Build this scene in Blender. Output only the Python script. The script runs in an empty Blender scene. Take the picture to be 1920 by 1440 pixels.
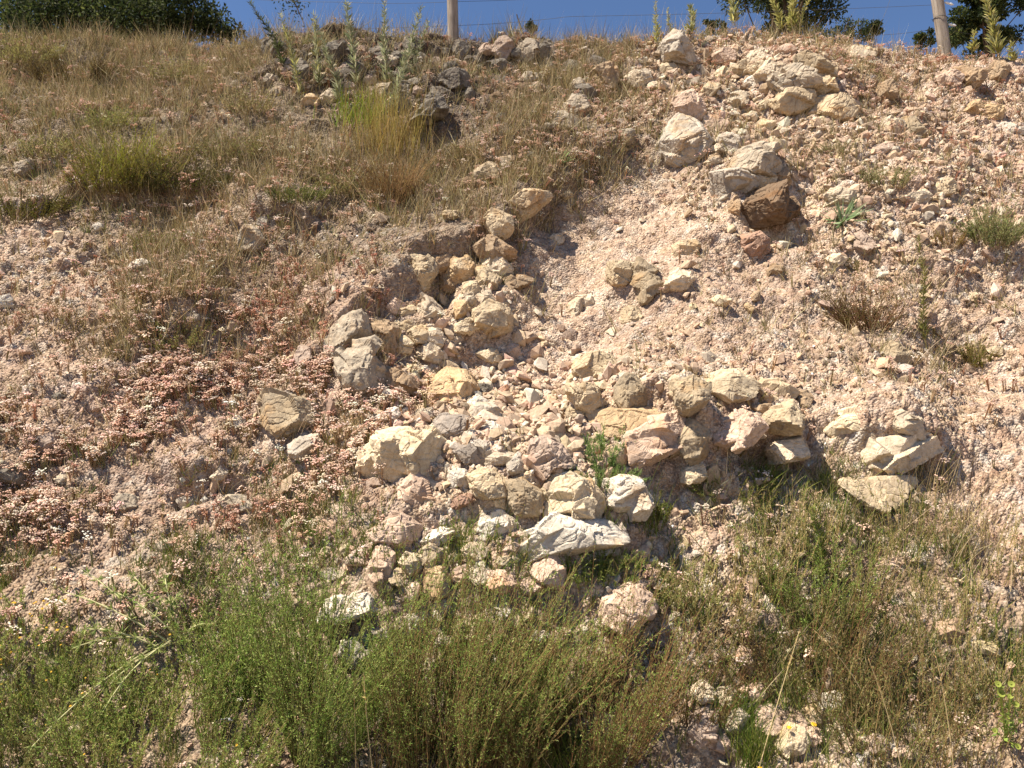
import bpy, bmesh, math, random
import numpy as np
from mathutils import Vector

# ------------------------------------------------------------------ camera, sky, sun, exposure
S = bpy.context.scene
COL = S.collection
F_PX, PITCH, EYE = 1490.0, math.radians(5.0), np.array([0.0, 0.0, 1.5])
cam_d = bpy.data.cameras.new('camera'); cam_d.sensor_width = 36.0
cam_d.lens = 36.0 * F_PX / 1920.0
cam_d.clip_start = 0.05; cam_d.clip_end = 3000.0
cam = bpy.data.objects.new('camera', cam_d); COL.objects.link(cam)
cam.location = EYE; cam.rotation_euler = (math.pi / 2 + PITCH, 0, 0)
S.camera = cam
TO_SUN = np.array([-0.47, -0.16, 0.87]); TO_SUN /= np.linalg.norm(TO_SUN)
W = bpy.data.worlds.new("World"); S.world = W; W.use_nodes = True
nt = W.node_tree; bg = nt.nodes['Background']
sky = nt.nodes.new('ShaderNodeTexSky'); sky.sky_type = 'NISHITA'; sky.sun_disc = False
sky.sun_elevation = math.asin(TO_SUN[2]); sky.sun_rotation = math.atan2(TO_SUN[0], TO_SUN[1])
sky.altitude = 1200; sky.air_density = 0.8; sky.dust_density = 0.1; sky.ozone_density = 5.0
nt.links.new(sky.outputs[0], bg.inputs[0]); bg.inputs[1].default_value = 0.068
sun_d = bpy.data.lights.new('sun', 'SUN'); sun_d.energy = 4.6; sun_d.angle = math.radians(0.5)
sun_d.color = (1.0, 0.92, 0.79)
sun = bpy.data.objects.new('sun', sun_d); COL.objects.link(sun)
sun.rotation_euler = Vector(-TO_SUN).to_track_quat('-Z', 'Y').to_euler(); sun.location = (-10, -5, 20)
S.view_settings.view_transform = 'Standard'; S.view_settings.look = 'None'
S.view_settings.exposure = 1.3; S.view_settings.gamma = 1.0
S.cycles.max_bounces = 5; S.cycles.diffuse_bounces = 3; S.cycles.transparent_max_bounces = 4

rng = np.random.default_rng(11)
rnd = random.Random(5)

# ------------------------------------------------------------------ small maths helpers
def lin(c):
    c = np.asarray(c, float) / 255.0
    return np.where(c <= 0.04045, c / 12.92, ((c + 0.055) / 1.055) ** 2.4)
FWD = np.array([0, math.cos(PITCH), math.sin(PITCH)]); UPV = np.array([0, -math.sin(PITCH), math.cos(PITCH)])
RGT = np.array([1.0, 0, 0])
def ray(px, py):
    d = FWD + RGT * (px - 960) / F_PX + UPV * (720 - py) / F_PX
    return d / np.linalg.norm(d)
def proj(P):
    P = np.asarray(P) - EYE
    dz = P @ FWD; dz = np.where(dz < 0.3, 0.3, dz)
    return 960 + F_PX * (P @ RGT) / dz, 720 - F_PX * (P @ UPV) / dz
def h32(a, b, c, seed):
    a = a.astype(np.int64); b = b.astype(np.int64); c = c.astype(np.int64)
    h = (a * 374761393 + b * 668265263 + c * 2147483647 + seed * 1274126177) & 0xFFFFFFFF
    h = ((h ^ (h >> 13)) * 1274126177) & 0xFFFFFFFF
    h = ((h ^ (h >> 16)) * 2246822519) & 0xFFFFFFFF
    return ((h ^ (h >> 15)) & 0xFFFFFF) / float(0x1000000)
def vnoise(P, f, seed=0):
    P = P * f + 1000.0; I = np.floor(P); t = P - I; t = t * t * (3 - 2 * t)
    x, y, z = I[:, 0], I[:, 1], I[:, 2]; r = 0
    for dx in (0, 1):
        wx = t[:, 0] if dx else 1 - t[:, 0]
        for dy in (0, 1):
            wy = t[:, 1] if dy else 1 - t[:, 1]
            for dz in (0, 1):
                wz = t[:, 2] if dz else 1 - t[:, 2]
                r = r + wx * wy * wz * h32(x + dx, y + dy, z + dz, seed)
    return r * 2 - 1
def fbm(P, f, o=4, g=0.5, seed=0):
    r = 0; a = 1.0
    for k in range(o):
        r = r + a * vnoise(P, f, seed + k); a *= g; f *= 2.03
    return r
def facets(U, V, cell, seed, tilt=0.5):
    """angular stones packed in cells: height, gap depth (0..1) and a per stone random number"""
    u = U / cell; v = V / cell; iu = np.floor(u); iv = np.floor(v)
    F1 = np.full(u.shape, 9.0); F2 = F1.copy(); H = np.zeros(u.shape); ID = np.zeros(u.shape)
    z = np.zeros_like(u)
    for du in (-1, 0, 1):
        for dv in (-1, 0, 1):
            cu, cv = iu + du, iv + dv
            qx = cu + h32(cu, cv, z, seed); qy = cv + h32(cu, cv, z, seed + 1)
            an = h32(cu, cv, z, seed + 6) * 3.14; ca, sa = np.cos(an), np.sin(an)
            ex, ey = u - qx, v - qy
            a = ex * ca + ey * sa; b = -ex * sa + ey * ca
            st = 1 + 0.9 * h32(cu, cv, z, seed + 7)
            d = np.maximum(np.abs(a), np.abs(b) * st) * 0.65 + 0.35 * np.hypot(a, b)
            hh = h32(cu, cv, z, seed + 2) + tilt * (ex * (h32(cu, cv, z, seed + 3) - .5) + ey * (h32(cu, cv, z, seed + 4) - .5)) * 2
            m = d < F1
            F2 = np.where(m, F1, np.minimum(F2, d)); H = np.where(m, hh, H)
            ID = np.where(m, h32(cu, cv, z, seed + 5), ID); F1 = np.where(m, d, F1)
    return H, np.clip(1 - (F2 - F1) / 0.22, 0, 1), ID

# ------------------------------------------------------------------ object helpers
def tag(o, label=None, cat=None, group=None, kind=None):
    if label: o['label'] = label
    if cat: o['category'] = cat
    if group: o['group'] = group
    if kind: o['kind'] = kind
    return o
def mesh_np(name, V, F, C=None, mat=None, smooth=False, loc=None, parent=None):
    V = np.asarray(V, np.float32); F = np.asarray(F, np.int32)
    if loc is not None: V = V - np.asarray(loc, np.float32)
    me = bpy.data.meshes.new(name); k = F.shape[1]
    me.vertices.add(len(V)); me.vertices.foreach_set('co', V.ravel())
    me.loops.add(F.size); me.loops.foreach_set('vertex_index', F.ravel())
    me.polygons.add(len(F)); me.polygons.foreach_set('loop_start', np.arange(0, F.size, k, dtype=np.int32))
    try: me.polygons.foreach_set('loop_total', np.full(len(F), k, np.int32))
    except Exception: pass
    me.polygons.foreach_set('use_smooth', np.full(len(F), bool(smooth)))
    me.update(calc_edges=True)
    if C is not None:
        C = np.asarray(C, np.float32)
        ca = me.color_attributes.new('Col', 'FLOAT_COLOR', 'POINT')
        ca.data.foreach_set('color', np.concatenate([C, np.ones((len(C), 1), np.float32)], 1).ravel())
    if mat: me.materials.append(mat)
    o = bpy.data.objects.new(name, me); COL.objects.link(o)
    if parent is not None:
        o.parent = parent
    if loc is not None: o.location = Vector([float(a) for a in loc]) - (parent.location if parent is not None else Vector((0, 0, 0)))
    elif parent is not None: o.location = -parent.location
    return o
class Acc:
    def __init__(s): s.V = []; s.F = []; s.C = []; s.n = 0
    def add(s, V, F, C):
        V = np.asarray(V, np.float32).reshape(-1, 3); F = np.asarray(F, np.int64)
        C = np.broadcast_to(np.asarray(C, np.float32), V.shape)
        s.V.append(V); s.F.append(F + s.n); s.C.append(C); s.n += len(V)
    def build(s, name, mat, **k):
        return mesh_np(name, np.concatenate(s.V), np.concatenate(s.F), np.concatenate(s.C), mat, **k)
def scatter(acc, TV, TF, P, R, Sc, C, TC=None):
    """copies of one template: P (n,3) R (n,3,3) Sc (n,) C (n,3); TC multiplies per template vertex"""
    n = len(P)
    if n == 0: return
    V = np.einsum('nij,kj->nki', R, TV) * Sc[:, None, None] + P[:, None, :]
    F = TF[None] + (np.arange(n) * len(TV))[:, None, None]
    cc = np.repeat(C[:, None, :], len(TV), 1)
    if TC is not None: cc = np.where(TC[None, :, :1] < 0, cc, TC[None]) if TC.shape[1] == 3 else cc * TC[None]
    acc.add(V.reshape(-1, 3), F.reshape(-1, 3), cc.reshape(-1, 3))
def norm(a): return a / np.maximum(np.linalg.norm(a, axis=-1, keepdims=True), 1e-9)
def frames(up, ang):
    """rotation matrices with z = up, spun by ang"""
    up = norm(up); t = np.where(np.abs(up[:, 2:3]) < 0.99, np.array([[0, 0, 1.0]]), np.array([[1.0, 0, 0]]))
    x = norm(np.cross(t, up)); y = np.cross(up, x)
    c, s_ = np.cos(ang)[:, None], np.sin(ang)[:, None]
    X = x * c + y * s_; Y = -x * s_ + y * c
    return np.stack([X, Y, up], 2)
def randrot(n):
    q = norm(rng.normal(size=(n, 4))); w, x, y, z = q.T
    return np.stack([1 - 2 * (y * y + z * z), 2 * (x * y - z * w), 2 * (x * z + y * w), 2 * (x * y + z * w), 1 - 2 * (x * x + z * z), 2 * (y * z - x * w),
                     2 * (x * z - y * w), 2 * (y * z + x * w), 1 - 2 * (x * x + y * y)], 1).reshape(n, 3, 3)
def blades(acc, P, D, L, Wd, bend, C, seg=3):
    """thin curved grass blades; bend is a vector added quadratically"""
    n = len(P)
    if n == 0: return
    side = norm(np.cross(D, rng.normal(size=(n, 3))))
    rows = []
    for k in range(seg + 1):
        t = k / seg; p = P + D * (L * t)[:, None] + bend * (t * t)
        w = (Wd * (1 - t) ** 0.7)[:, None] * side if k < seg else None
        if k < seg: rows += [p - w * .5, p + w * .5]
        else: rows += [p]
    V = np.stack(rows, 1); m = 2 * seg + 1; f = []
    for k in range(seg - 1): f += [(2 * k, 2 * k + 1, 2 * k + 3), (2 * k, 2 * k + 3, 2 * k + 2)]
    f += [(2 * seg - 2, 2 * seg - 1, 2 * seg)]
    F = np.array(f)[None] + (np.arange(n) * m)[:, None, None]
    acc.add(V.reshape(-1, 3), F.reshape(-1, 3), np.repeat(C, m, 0))
def leaves(acc, P, D, L, Wd, C, fold=0.0):
    """diamond leaves with a slight fold"""
    n = len(P)
    if n == 0: return
    D = norm(D); sd = norm(np.cross(D, rng.normal(size=(n, 3)))); up = np.cross(sd, D)
    L_ = L[:, None]; w = (Wd * .5)[:, None]
    V = np.stack([P, P + D * L_ * .45 + sd * w + up * w * fold, P + D * L_, P + D * L_ * .45 - sd * w + up * w * fold], 1)
    F = np.array([(0, 1, 2), (0, 2, 3)])[None] + (np.arange(n) * 4)[:, None, None]
    acc.add(V.reshape(-1, 3), F.reshape(-1, 3), np.repeat(C, 4, 0))
def tube(acc, pts, rad, C, k=5):
    pts = np.asarray(pts, float); m = len(pts); rad = np.broadcast_to(rad, (m,))
    d = norm(np.gradient(pts, axis=0)); a = norm(np.cross(d, np.array([[0.31, 0.9, 0.22]]))); b = np.cross(d, a)
    th = np.arange(k) / k * 2 * math.pi
    V = pts[:, None] + rad[:, None, None] * (a[:, None] * np.cos(th)[None, :, None] + b[:, None] * np.sin(th)[None, :, None])
    F = []
    for i in range(m - 1):
        for j in range(k):
            p, q = i * k + j, i * k + (j + 1) % k
            F += [(p, q, q + k), (p, q + k, p + k)]
    base = (m - 1) * k
    for j in range(1, k - 1): F += [(0, j + 1, j), (base, base + j, base + j + 1)]
    acc.add(V.reshape(-1, 3), np.array(F), C)
def pick(pal, n, jit=0.12):
    pal = np.array([lin(c) for c in pal]); c = pal[rng.integers(0, len(pal), n)]
    return np.clip(c * (1 + rng.normal(0, jit, (n, 1))) * (1 + rng.normal(0, jit * .3, (n, 3))), 0.004, 0.9)

# ------------------------------------------------------------------ materials
def new_mat(name):
    m = bpy.data.materials.new(name); m.use_nodes = True; t = m.node_tree
    for n in list(t.nodes): t.nodes.remove(n)
    o = t.nodes.new('ShaderNodeOutputMaterial'); b = t.nodes.new('ShaderNodeBsdfPrincipled')
    t.links.new(b.outputs[0], o.inputs[0]); b.inputs['Roughness'].default_value = 0.92
    b.inputs['Specular IOR Level'].default_value = 0.2
    return m, t, b, o
def N(t, ty, **k):
    n = t.nodes.new(ty)
    for a, v in k.items():
        if a in n.inputs: n.inputs[a].default_value = v
        else: setattr(n, a, v)
    return n
def ramp(t, src, stops):
    r = t.nodes.new('ShaderNodeValToRGB'); e = r.color_ramp.elements
    while len(e) < len(stops): e.new(0.5)
    for i, (p, c) in enumerate(stops):
        e[i].position = p; e[i].color = (*c, 1) if len(c) == 3 else c
    t.links.new(src, r.inputs[0]); return r.outputs[0]
def mix(t, a, b, fac, mode='MIX'):
    m = t.nodes.new('ShaderNodeMix'); m.data_type = 'RGBA'; m.blend_type = mode
    for s, v in ((m.inputs[0], fac), (m.inputs[6], a), (m.inputs[7], b)):
        if hasattr(v, 'links'): t.links.new(v, s)
        else: s.default_value = v if not isinstance(v, tuple) else (*v, 1)
    return m.outputs[2]
def ground_material(name, big):
    m, t, b, o = new_mat(name)
    at = N(t, 'ShaderNodeAttribute', attribute_name='Col'); tc = N(t, 'ShaderNodeTexCoord')
    vo = N(t, 'ShaderNodeTexVoronoi', Scale=95.0 if big else 160.0); vo.inputs['Randomness'].default_value = 1
    t.links.new(tc.outputs['Object'], vo.inputs['Vector'])
    v2 = N(t, 'ShaderNodeTexVoronoi', Scale=210.0); t.links.new(tc.outputs['Object'], v2.inputs['Vector'])
    no = N(t, 'ShaderNodeTexNoise', Scale=30.0, Detail=6.0, Roughness=0.65); t.links.new(tc.outputs['Object'], no.inputs['Vector'])
    sep = N(t, 'ShaderNodeSeparateColor'); t.links.new(vo.outputs['Color'], sep.inputs[0])
    c1 = ramp(t, sep.outputs[0], [(0, (.66, .60, .55)), (.35, (.92, .88, .84)), (.75, (1.08, 1.06, 1.03)), (1, (1.3, 1.28, 1.25))])
    c = mix(t, at.outputs['Color'], c1, 1.0, 'MULTIPLY')
    s2 = N(t, 'ShaderNodeSeparateColor'); t.links.new(v2.outputs['Color'], s2.inputs[0])
    c = mix(t, c, ramp(t, s2.outputs[1], [(0, (.72, .68, .65)), (.5, (1, 1, 1)), (1, (1.25, 1.22, 1.2))]), 0.8, 'MULTIPLY')
    c = mix(t, c, ramp(t, no.outputs[0], [(.3, (.8, .76, .72)), (.7, (1.15, 1.15, 1.15))]), 0.7, 'MULTIPLY')
    t.links.new(c, b.inputs['Base Color'])
    bp = N(t, 'ShaderNodeBump', Strength=0.9, Distance=0.008); bp.invert = True
    t.links.new(vo.outputs['Distance'], bp.inputs['Height'])
    b2 = N(t, 'ShaderNodeBump', Strength=0.7, Distance=0.004); t.links.new(no.outputs[0], b2.inputs['Height'])
    t.links.new(bp.outputs[0], b2.inputs['Normal']); t.links.new(b2.outputs[0], b.inputs['Normal'])
    return m
def rock_material():
    m, t, b, o = new_mat('weathered_rock')
    oi = N(t, 'ShaderNodeObjectInfo'); tc = N(t, 'ShaderNodeTexCoord')
    ad = N(t, 'ShaderNodeVectorMath', operation='ADD'); t.links.new(tc.outputs['Object'], ad.inputs[0])
    sc = N(t, 'ShaderNodeVectorMath', operation='SCALE'); sc.inputs[3].default_value = 13.7
    t.links.new(oi.outputs['Location'], sc.inputs[0]); t.links.new(sc.outputs[0], ad.inputs[1])
    def noise(s, d=6.0, r=0.6, dist=0.0):
        n = N(t, 'ShaderNodeTexNoise', Scale=s, Detail=d, Roughness=r, Distortion=dist); t.links.new(ad.outputs[0], n.inputs['Vector']); return n.outputs[0]
    base = oi.outputs['Color']
    c = mix(t, base, ramp(t, noise(9, 7, .65), [(.28, (.62, .56, .50)), (.5, (1, 1, 1)), (.72, (1.25, 1.22, 1.18))]), 0.85, 'MULTIPLY')
    c = mix(t, c, ramp(t, noise(60, 5, .7), [(.3, (.68, .62, .56)), (.6, (1.12, 1.12, 1.12))]), 0.8, 'MULTIPLY')
    rust = ramp(t, noise(5, 4, .6, .5), [(.56, (0, 0, 0)), (.68, (1, 1, 1))])
    c = mix(t, c, mix(t, c, (1.0, .86, .70), 1.0, 'MULTIPLY'), rust)
    # grey lichen film, strongest where object alpha is low
    lf = ramp(t, noise(14, 6, .7, .3), [(.46, (0, 0, 0)), (.6, (1, 1, 1))])
    lm = N(t, 'ShaderNodeMath', operation='MULTIPLY'); t.links.new(lf, lm.inputs[0])
    inv = N(t, 'ShaderNodeMath', operation='SUBTRACT'); inv.inputs[0].default_value = 1.0; t.links.new(oi.outputs['Alpha'], inv.inputs[1])
    t.links.new(inv.outputs[0], lm.inputs[1])
    c = mix(t, c, (.20, .172, .135), lm.outputs[0])
    spots = ramp(t, noise(140, 3, .6), [(.62, (1, 1, 1)), (.7, (.45, .4, .36))])
    c = mix(t, c, spots, 0.7, 'MULTIPLY')
    t.links.new(c, b.inputs['Base Color'])
    ge = N(t, 'ShaderNodeNewGeometry'); sp = N(t, 'ShaderNodeSeparateXYZ'); t.links.new(ge.outputs['Normal'], sp.inputs[0])
    dn = N(t, 'ShaderNodeMath', operation='MULTIPLY_ADD'); t.links.new(noise(18, 5, .7), dn.inputs[0]); dn.inputs[1].default_value = 1.2; dn.inputs[2].default_value = -.95
    da_ = N(t, 'ShaderNodeMath', operation='ADD'); t.links.new(sp.outputs[2], da_.inputs[0]); t.links.new(dn.outputs[0], da_.inputs[1])
    dm = N(t, 'ShaderNodeMath', operation='MULTIPLY'); dm.use_clamp = True; t.links.new(ramp(t, da_.outputs[0], [(.25, (0, 0, 0)), (.6, (1, 1, 1))]), dm.inputs[0]); t.links.new(oi.outputs['Alpha'], dm.inputs[1])
    dm2 = N(t, 'ShaderNodeMath', operation='MULTIPLY'); t.links.new(dm.outputs[0], dm2.inputs[0]); dm2.inputs[1].default_value = .72
    c = mix(t, c, (.45, .37, .27), dm2.outputs[0])
    # crack lines and pits
    mu = N(t, 'ShaderNodeTexNoise', Scale=22.0, Detail=9.0, Roughness=0.72); t.links.new(ad.outputs[0], mu.inputs['Vector'])
    vo = N(t, 'ShaderNodeTexVoronoi', feature='DISTANCE_TO_EDGE', Scale=11.0); t.links.new(ad.outputs[0], vo.inputs['Vector'])
    cr = ramp(t, vo.outputs['Distance'], [(0.0, (0, 0, 0)), (.04, (1, 1, 1))])
    b1 = N(t, 'ShaderNodeBump', Strength=0.6, Distance=0.010); t.links.new(mu.outputs[0], b1.inputs['Height'])
    b2 = N(t, 'ShaderNodeBump', Strength=0.25, Distance=0.006); t.links.new(cr, b2.inputs['Height'])
    t.links.new(b1.outputs[0], b2.inputs['Normal']); t.links.new(b2.outputs[0], b.inputs['Normal'])
    return m
def pebble_material():
    m, t, b, o = new_mat('loose_stone')
    at = N(t, 'ShaderNodeAttribute', attribute_name='Col'); tc = N(t, 'ShaderNodeTexCoord')
    no = N(t, 'ShaderNodeTexNoise', Scale=70.0, Detail=4.0, Roughness=0.7); t.links.new(tc.outputs['Object'], no.inputs['Vector'])
    c = mix(t, at.outputs['Color'], ramp(t, no.outputs[0], [(.3, (.7, .66, .62)), (.65, (1.15, 1.14, 1.12))]), 0.9, 'MULTIPLY')
    t.links.new(c, b.inputs['Base Color'])
    bp = N(t, 'ShaderNodeBump', Strength=0.6, Distance=0.005); t.links.new(no.outputs[0], bp.inputs['Height'])
    t.links.new(bp.outputs[0], b.inputs['Normal']); return m
def leaf_material(name, trans=0.3, rough=0.75):
    m, t, b, o = new_mat(name)
    at = N(t, 'ShaderNodeAttribute', attribute_name='Col'); b.inputs['Roughness'].default_value = rough
    t.links.new(at.outputs['Color'], b.inputs['Base Color'])
    tr = N(t, 'ShaderNodeBsdfTranslucent'); t.links.new(at.outputs['Color'], tr.inputs[0])
    ms = N(t, 'ShaderNodeMixShader'); ms.inputs[0].default_value = trans
    t.links.new(b.outputs[0], ms.inputs[1]); t.links.new(tr.outputs[0], ms.inputs[2]); t.links.new(ms.outputs[0], o.inputs[0])
    return m
def wood_material():
    m, t, b, o = new_mat('weathered_wood')
    tc = N(t, 'ShaderNodeTexCoord'); mp = N(t, 'ShaderNodeMapping'); mp.inputs['Scale'].default_value = (75, 75, 4)
    t.links.new(tc.outputs['Object'], mp.inputs['Vector'])
    no = N(t, 'ShaderNodeTexNoise', Scale=1.0, Detail=8.0, Roughness=0.65); t.links.new(mp.outputs[0], no.inputs['Vector'])
    n2 = N(t, 'ShaderNodeTexNoise', Scale=7.0, Detail=4.0); t.links.new(tc.outputs['Object'], n2.inputs['Vector'])
    c = ramp(t, no.outputs[0], [(.30, (.05, .04, .03)), (.42, (.22, .18, .145)), (.58, (.33, .28, .23)), (.75, (.44, .39, .33))])
    c = mix(t, c, ramp(t, n2.outputs[0], [(.35, (.65, .62, .58)), (.6, (1.1, 1.08, 1.05))]), .8, 'MULTIPLY')
    t.links.new(c, b.inputs['Base Color'])
    bp = N(t, 'ShaderNodeBump', Strength=0.8, Distance=0.004); t.links.new(no.outputs[0], bp.inputs['Height'])
    t.links.new(bp.outputs[0], b.inputs['Normal']); return m
def plain(name, c, rough=0.5, metal=0.0):
    m, t, b, o = new_mat(name); b.inputs['Base Color'].default_value = (*c, 1)
    b.inputs['Roughness'].default_value = rough; b.inputs['Metallic'].default_value = metal
    no = N(t, 'ShaderNodeTexNoise', Scale=40.0, Detail=4.0)
    r = ramp(t, no.outputs[0], [(.3, tuple(x * .7 for x in c)), (.7, tuple(min(1, x * 1.15) for x in c))])
    t.links.new(r, b.inputs['Base Color']); return m
M_GROUND = ground_material('stony_ground', True)
M_ROCK = rock_material(); M_PEB = pebble_material()
M_LEAF = leaf_material('leaf', 0.42); M_DRY = leaf_material('dry_plant', 0.22, 0.85); M_STEM = leaf_material('plant_stem', 0.0, 0.85)
M_WOOD = wood_material(); M_WIRE = plain('dull_wire', (.09, .085, .08), .6, .5); M_INS = plain('white_insulator', (.75, .75, .73), .35)

# ------------------------------------------------------------------ rock table (outlines surveyed in the photograph)
RC = {  # rock colours: albedo, and how clean of lichen (1) or grown over (0) they are
 'tan': ((212, 188, 150), .85), 'pale': ((220, 200, 170), .9), 'cream': ((228, 206, 168), .95), 'white': ((234, 222, 202), 1), 'ochre': ((218, 184, 136), .9),
 'grey': ((200, 182, 156), .4), 'dark': ((122, 112, 100), .05), 'blue': ((172, 158, 144), .8), 'brown': ((184, 154, 118), .7), 'choc': ((138, 110, 82), .85),
 'pink': ((222, 190, 164), .95), 'red': ((190, 148, 122), .9), 'mauve': ((194, 168, 148), .8), 'olive': ((186, 164, 130), .6), 'lightgrey': ((206, 192, 172), .75)}
CNAME = {'tan': 'tan', 'pale': 'pale beige', 'cream': 'cream', 'white': 'whitish', 'ochre': 'ochre', 'grey': 'lichen-grey', 'dark': 'dark grey', 'blue': 'blue-grey', 'brown': 'brown',
         'choc': 'chocolate-brown', 'pink': 'pinkish', 'red': 'reddish-brown', 'mauve': 'mauve-grey', 'olive': 'olive-grey', 'lightgrey': 'light grey'}
ORIG = {'C': (640, 480), 'TL': (0, 0), 'TC': (640, 0), 'TR': (1280, 0), 'L': (0, 480), 'R': (1280, 480), 'BL': (0, 960), 'BC': (640, 960), 'BR': (1280, 960)}
ROCKS = []   # (crop, colour, thickness, outline)
def K(crop, col, T, *pts, label=None): ROCKS.append((crop, col, T, pts, label))
K('C','tan',.9,(395,20),(505,5),(525,60),(515,140),(470,185),(425,150),(390,90))
K('C','brown',.6,(505,0),(600,-15),(620,50),(560,80),(525,70))
K('C','tan',.7,(610,20),(700,10),(735,60),(725,120),(650,150),(610,100))
K('C','brown',.6,(560,100),(600,85),(645,160),(630,240),(570,250),(555,160))
K('C','pale',.7,(805,10),(900,0),(950,70),(930,110),(835,110),(805,70))
K('C','tan',.8,(765,80),(815,70),(885,115),(870,180),(815,205),(765,160))
K('C','brown',.4,(900,110),(1060,105),(1075,140),(920,215),(880,170))
K('C','tan',.6,(690,160),(760,145),(770,195),(720,225),(690,200))
K('C','pale',.6,(665,235),(730,210),(755,245),(740,280),(690,270))
K('C','ochre',.7,(640,270),(700,255),(715,300),(670,350),(645,340))
K('C','tan',.6,(750,330),(850,265),(930,280),(965,350),(930,390),(810,440),(765,390),label='smooth tan boulder below the dark hollow, pale dust on top')
K('C','cream',.5,(650,385),(740,330),(770,340),(760,400),(720,430),(655,420))
K('C','pale',.6,(420,230),(480,200),(545,290),(610,370),(590,430),(520,400),(440,330))
K('C','pink',.5,(225,260),(290,240),(345,270),(330,340),(270,320))
K('C','tan',.5,(330,290),(400,275),(430,320),(400,355),(330,345))
K('F','grey',.8,(618,630),(640,605),(670,590),(693,600),(690,625),(660,650),(640,665),(622,660))
K('C','brown',.7,(150,380),(240,360),(310,430),(290,520),(230,560),(180,500))
K('F','grey',.85,(595,688),(640,660),(690,650),(718,680),(716,720),(695,760),(665,768),(650,730),(600,705),label='big grey-topped boulder with tan lower side, left of the scree')
K('C','cream',.6,(300,480),(350,455),(405,500),(400,550),(320,550))
K('C','tan',.6,(365,440),(450,390),(490,430),(480,490),(400,480))
K('C','pale',.6,(485,400),(550,410),(575,470),(550,510),(490,470))
K('C','pale',.6,(440,520),(520,500),(590,545),(540,590),(450,580))
K('C','ochre',.9,(510,740),(600,660),(690,680),(735,740),(720,830),(650,870),(520,860),(490,820),label='orange faceted block in the middle of the rockfall')
K('C','brown',.7,(215,640),(320,650),(420,700),(400,750),(300,760),(205,720))
K('C','ochre',.5,(400,680),(600,670),(590,710),(500,740),(420,720))
K('C','cream',.5,(770,550),(830,520),(905,540),(900,590),(830,590))
K('C','mauve',.6,(930,490),(980,480),(1000,560),(950,590),(920,560))
K('C','dark',.5,(735,740),(800,725),(870,750),(860,790),(780,790))
K('C','red',.5,(875,740),(940,735),(950,790),(890,800))
K('C','white',.6,(720,830),(760,785),(810,810),(790,850),(720,860))
K('C','lightgrey',.5,(680,880),(780,840),(880,850),(870,920),(790,950),(720,960))
K('C','white',.5,(755,950),(810,930),(950,985),(910,1045),(790,1030))
K('C','blue',.6,(490,940),(590,900),(690,920),(760,990),(720,1050),(640,1075),(560,1010),label='smooth blue-grey boulder behind the big cream boulder')
K('C','cream',.65,(225,1030),(330,1010),(560,1010),(640,1090),(650,1160),(570,1240),(450,1270),(260,1200),(200,1120),label='big cream boulder with shaded underside, lower end of the scree')
K('C','cream',.5,(100,1110),(180,1050),(250,1060),(230,1180),(150,1230),(105,1180))
K('C','blue',.6,(640,1085),(760,1070),(810,1150),(700,1170))
K('C','lightgrey',.6,(740,1040),(800,1030),(850,1110),(800,1130))
K('C','lightgrey',.6,(930,1180),(1000,1110),(1040,1150),(1010,1210),(950,1215))
K('C','mauve',.8,(1040,1070),(1130,1045),(1230,1080),(1270,1180),(1240,1240),(1130,1250),(1050,1150))
K('C','white',.5,(580,1240),(650,1200),(740,1230),(720,1300),(600,1300))
K('C','tan',.8,(725,1220),(850,1210),(920,1270),(920,1340),(800,1360),(745,1300))
K('C','red',.4,(600,1400),(740,1310),(780,1340),(700,1400),(610,1430),label='rust-red slab wedged among pale stones above the green bush')
K('C','olive',.8,(940,1280),(1020,1270),(1110,1330),(1105,1430),(990,1440),(950,1380))
K('C','pink',.4,(300,1290),(400,1215),(470,1260),(500,1380),(420,1440),(310,1430))
K('C','mauve',.4,(70,1300),(230,1230),(270,1240),(200,1330),(100,1350))
K('F','cream',.7,(1005,975),(1040,905),(1075,895),(1110,915),(1123,945),(1110,975),(1060,972))
K('C','white',.8,(1440,1320),(1500,1260),(1600,1240),(1700,1280),(1725,1360),(1680,1440),(1480,1450),label='rounded white boulder beside the slender green weed')
K('C','tan',.7,(1320,590),(1400,570),(1510,580),(1560,650),(1530,740),(1400,700),(1330,650))
K('C','tan',.8,(1265,740),(1330,705),(1420,740),(1440,820),(1390,860),(1310,830))
K('C','tan',.7,(1270,870),(1320,840),(1370,880),(1330,940),(1270,940))
K('C','olive',.7,(1560,700),(1640,680),(1700,740),(1700,840),(1620,870),(1560,800))
K('C','ochre',.5,(1380,900),(1500,870),(1700,870),(1790,890),(1700,960),(1560,1020),(1430,1000),label='long ochre ledge with a shadowed lip above the slender green weed')
K('C','tan',.8,(1500,60),(1560,40),(1650,60),(1640,130),(1540,170),(1510,120))
K('C','olive',.5,(1660,40),(1740,30),(1790,120),(1810,210),(1740,250),(1645,240),(1650,120),label='upright greenish slab standing in the open gravel')
K('C','pale',.7,(1280,280),(1330,220),(1370,250),(1340,350),(1290,340))
K('C','pale',.6,(1340,230),(1400,220),(1420,280),(1370,300))
K('C','tan',.6,(1580,310),(1640,290),(1720,340),(1640,380),(1590,370))
K('C','mauve',.4,(1250,440),(1300,410),(1350,440),(1310,480),(1260,470))
K('C','tan',.4,(300,370),(420,370),(410,410),(340,440))
K('C','pale',.5,(760,210),(830,200),(860,260),(790,290))
K('F','pale',.6,(1247,540),(1262,508),(1290,508),(1296,525),(1285,540),(1262,545))
K('C','pale',.5,(370,900),(440,870),(520,860),(530,900),(450,930))
K('C','white',.4,(220,900),(330,840),(340,880),(280,930),(230,925))
K('C','pale',.6,(135,900),(190,860),(230,880),(210,930),(150,930))
K('C','tan',.6,(860,1340),(930,1340),(930,1420),(870,1400))
K('C','white',.5,(1190,1230),(1300,1215),(1330,1260),(1210,1280))
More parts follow.
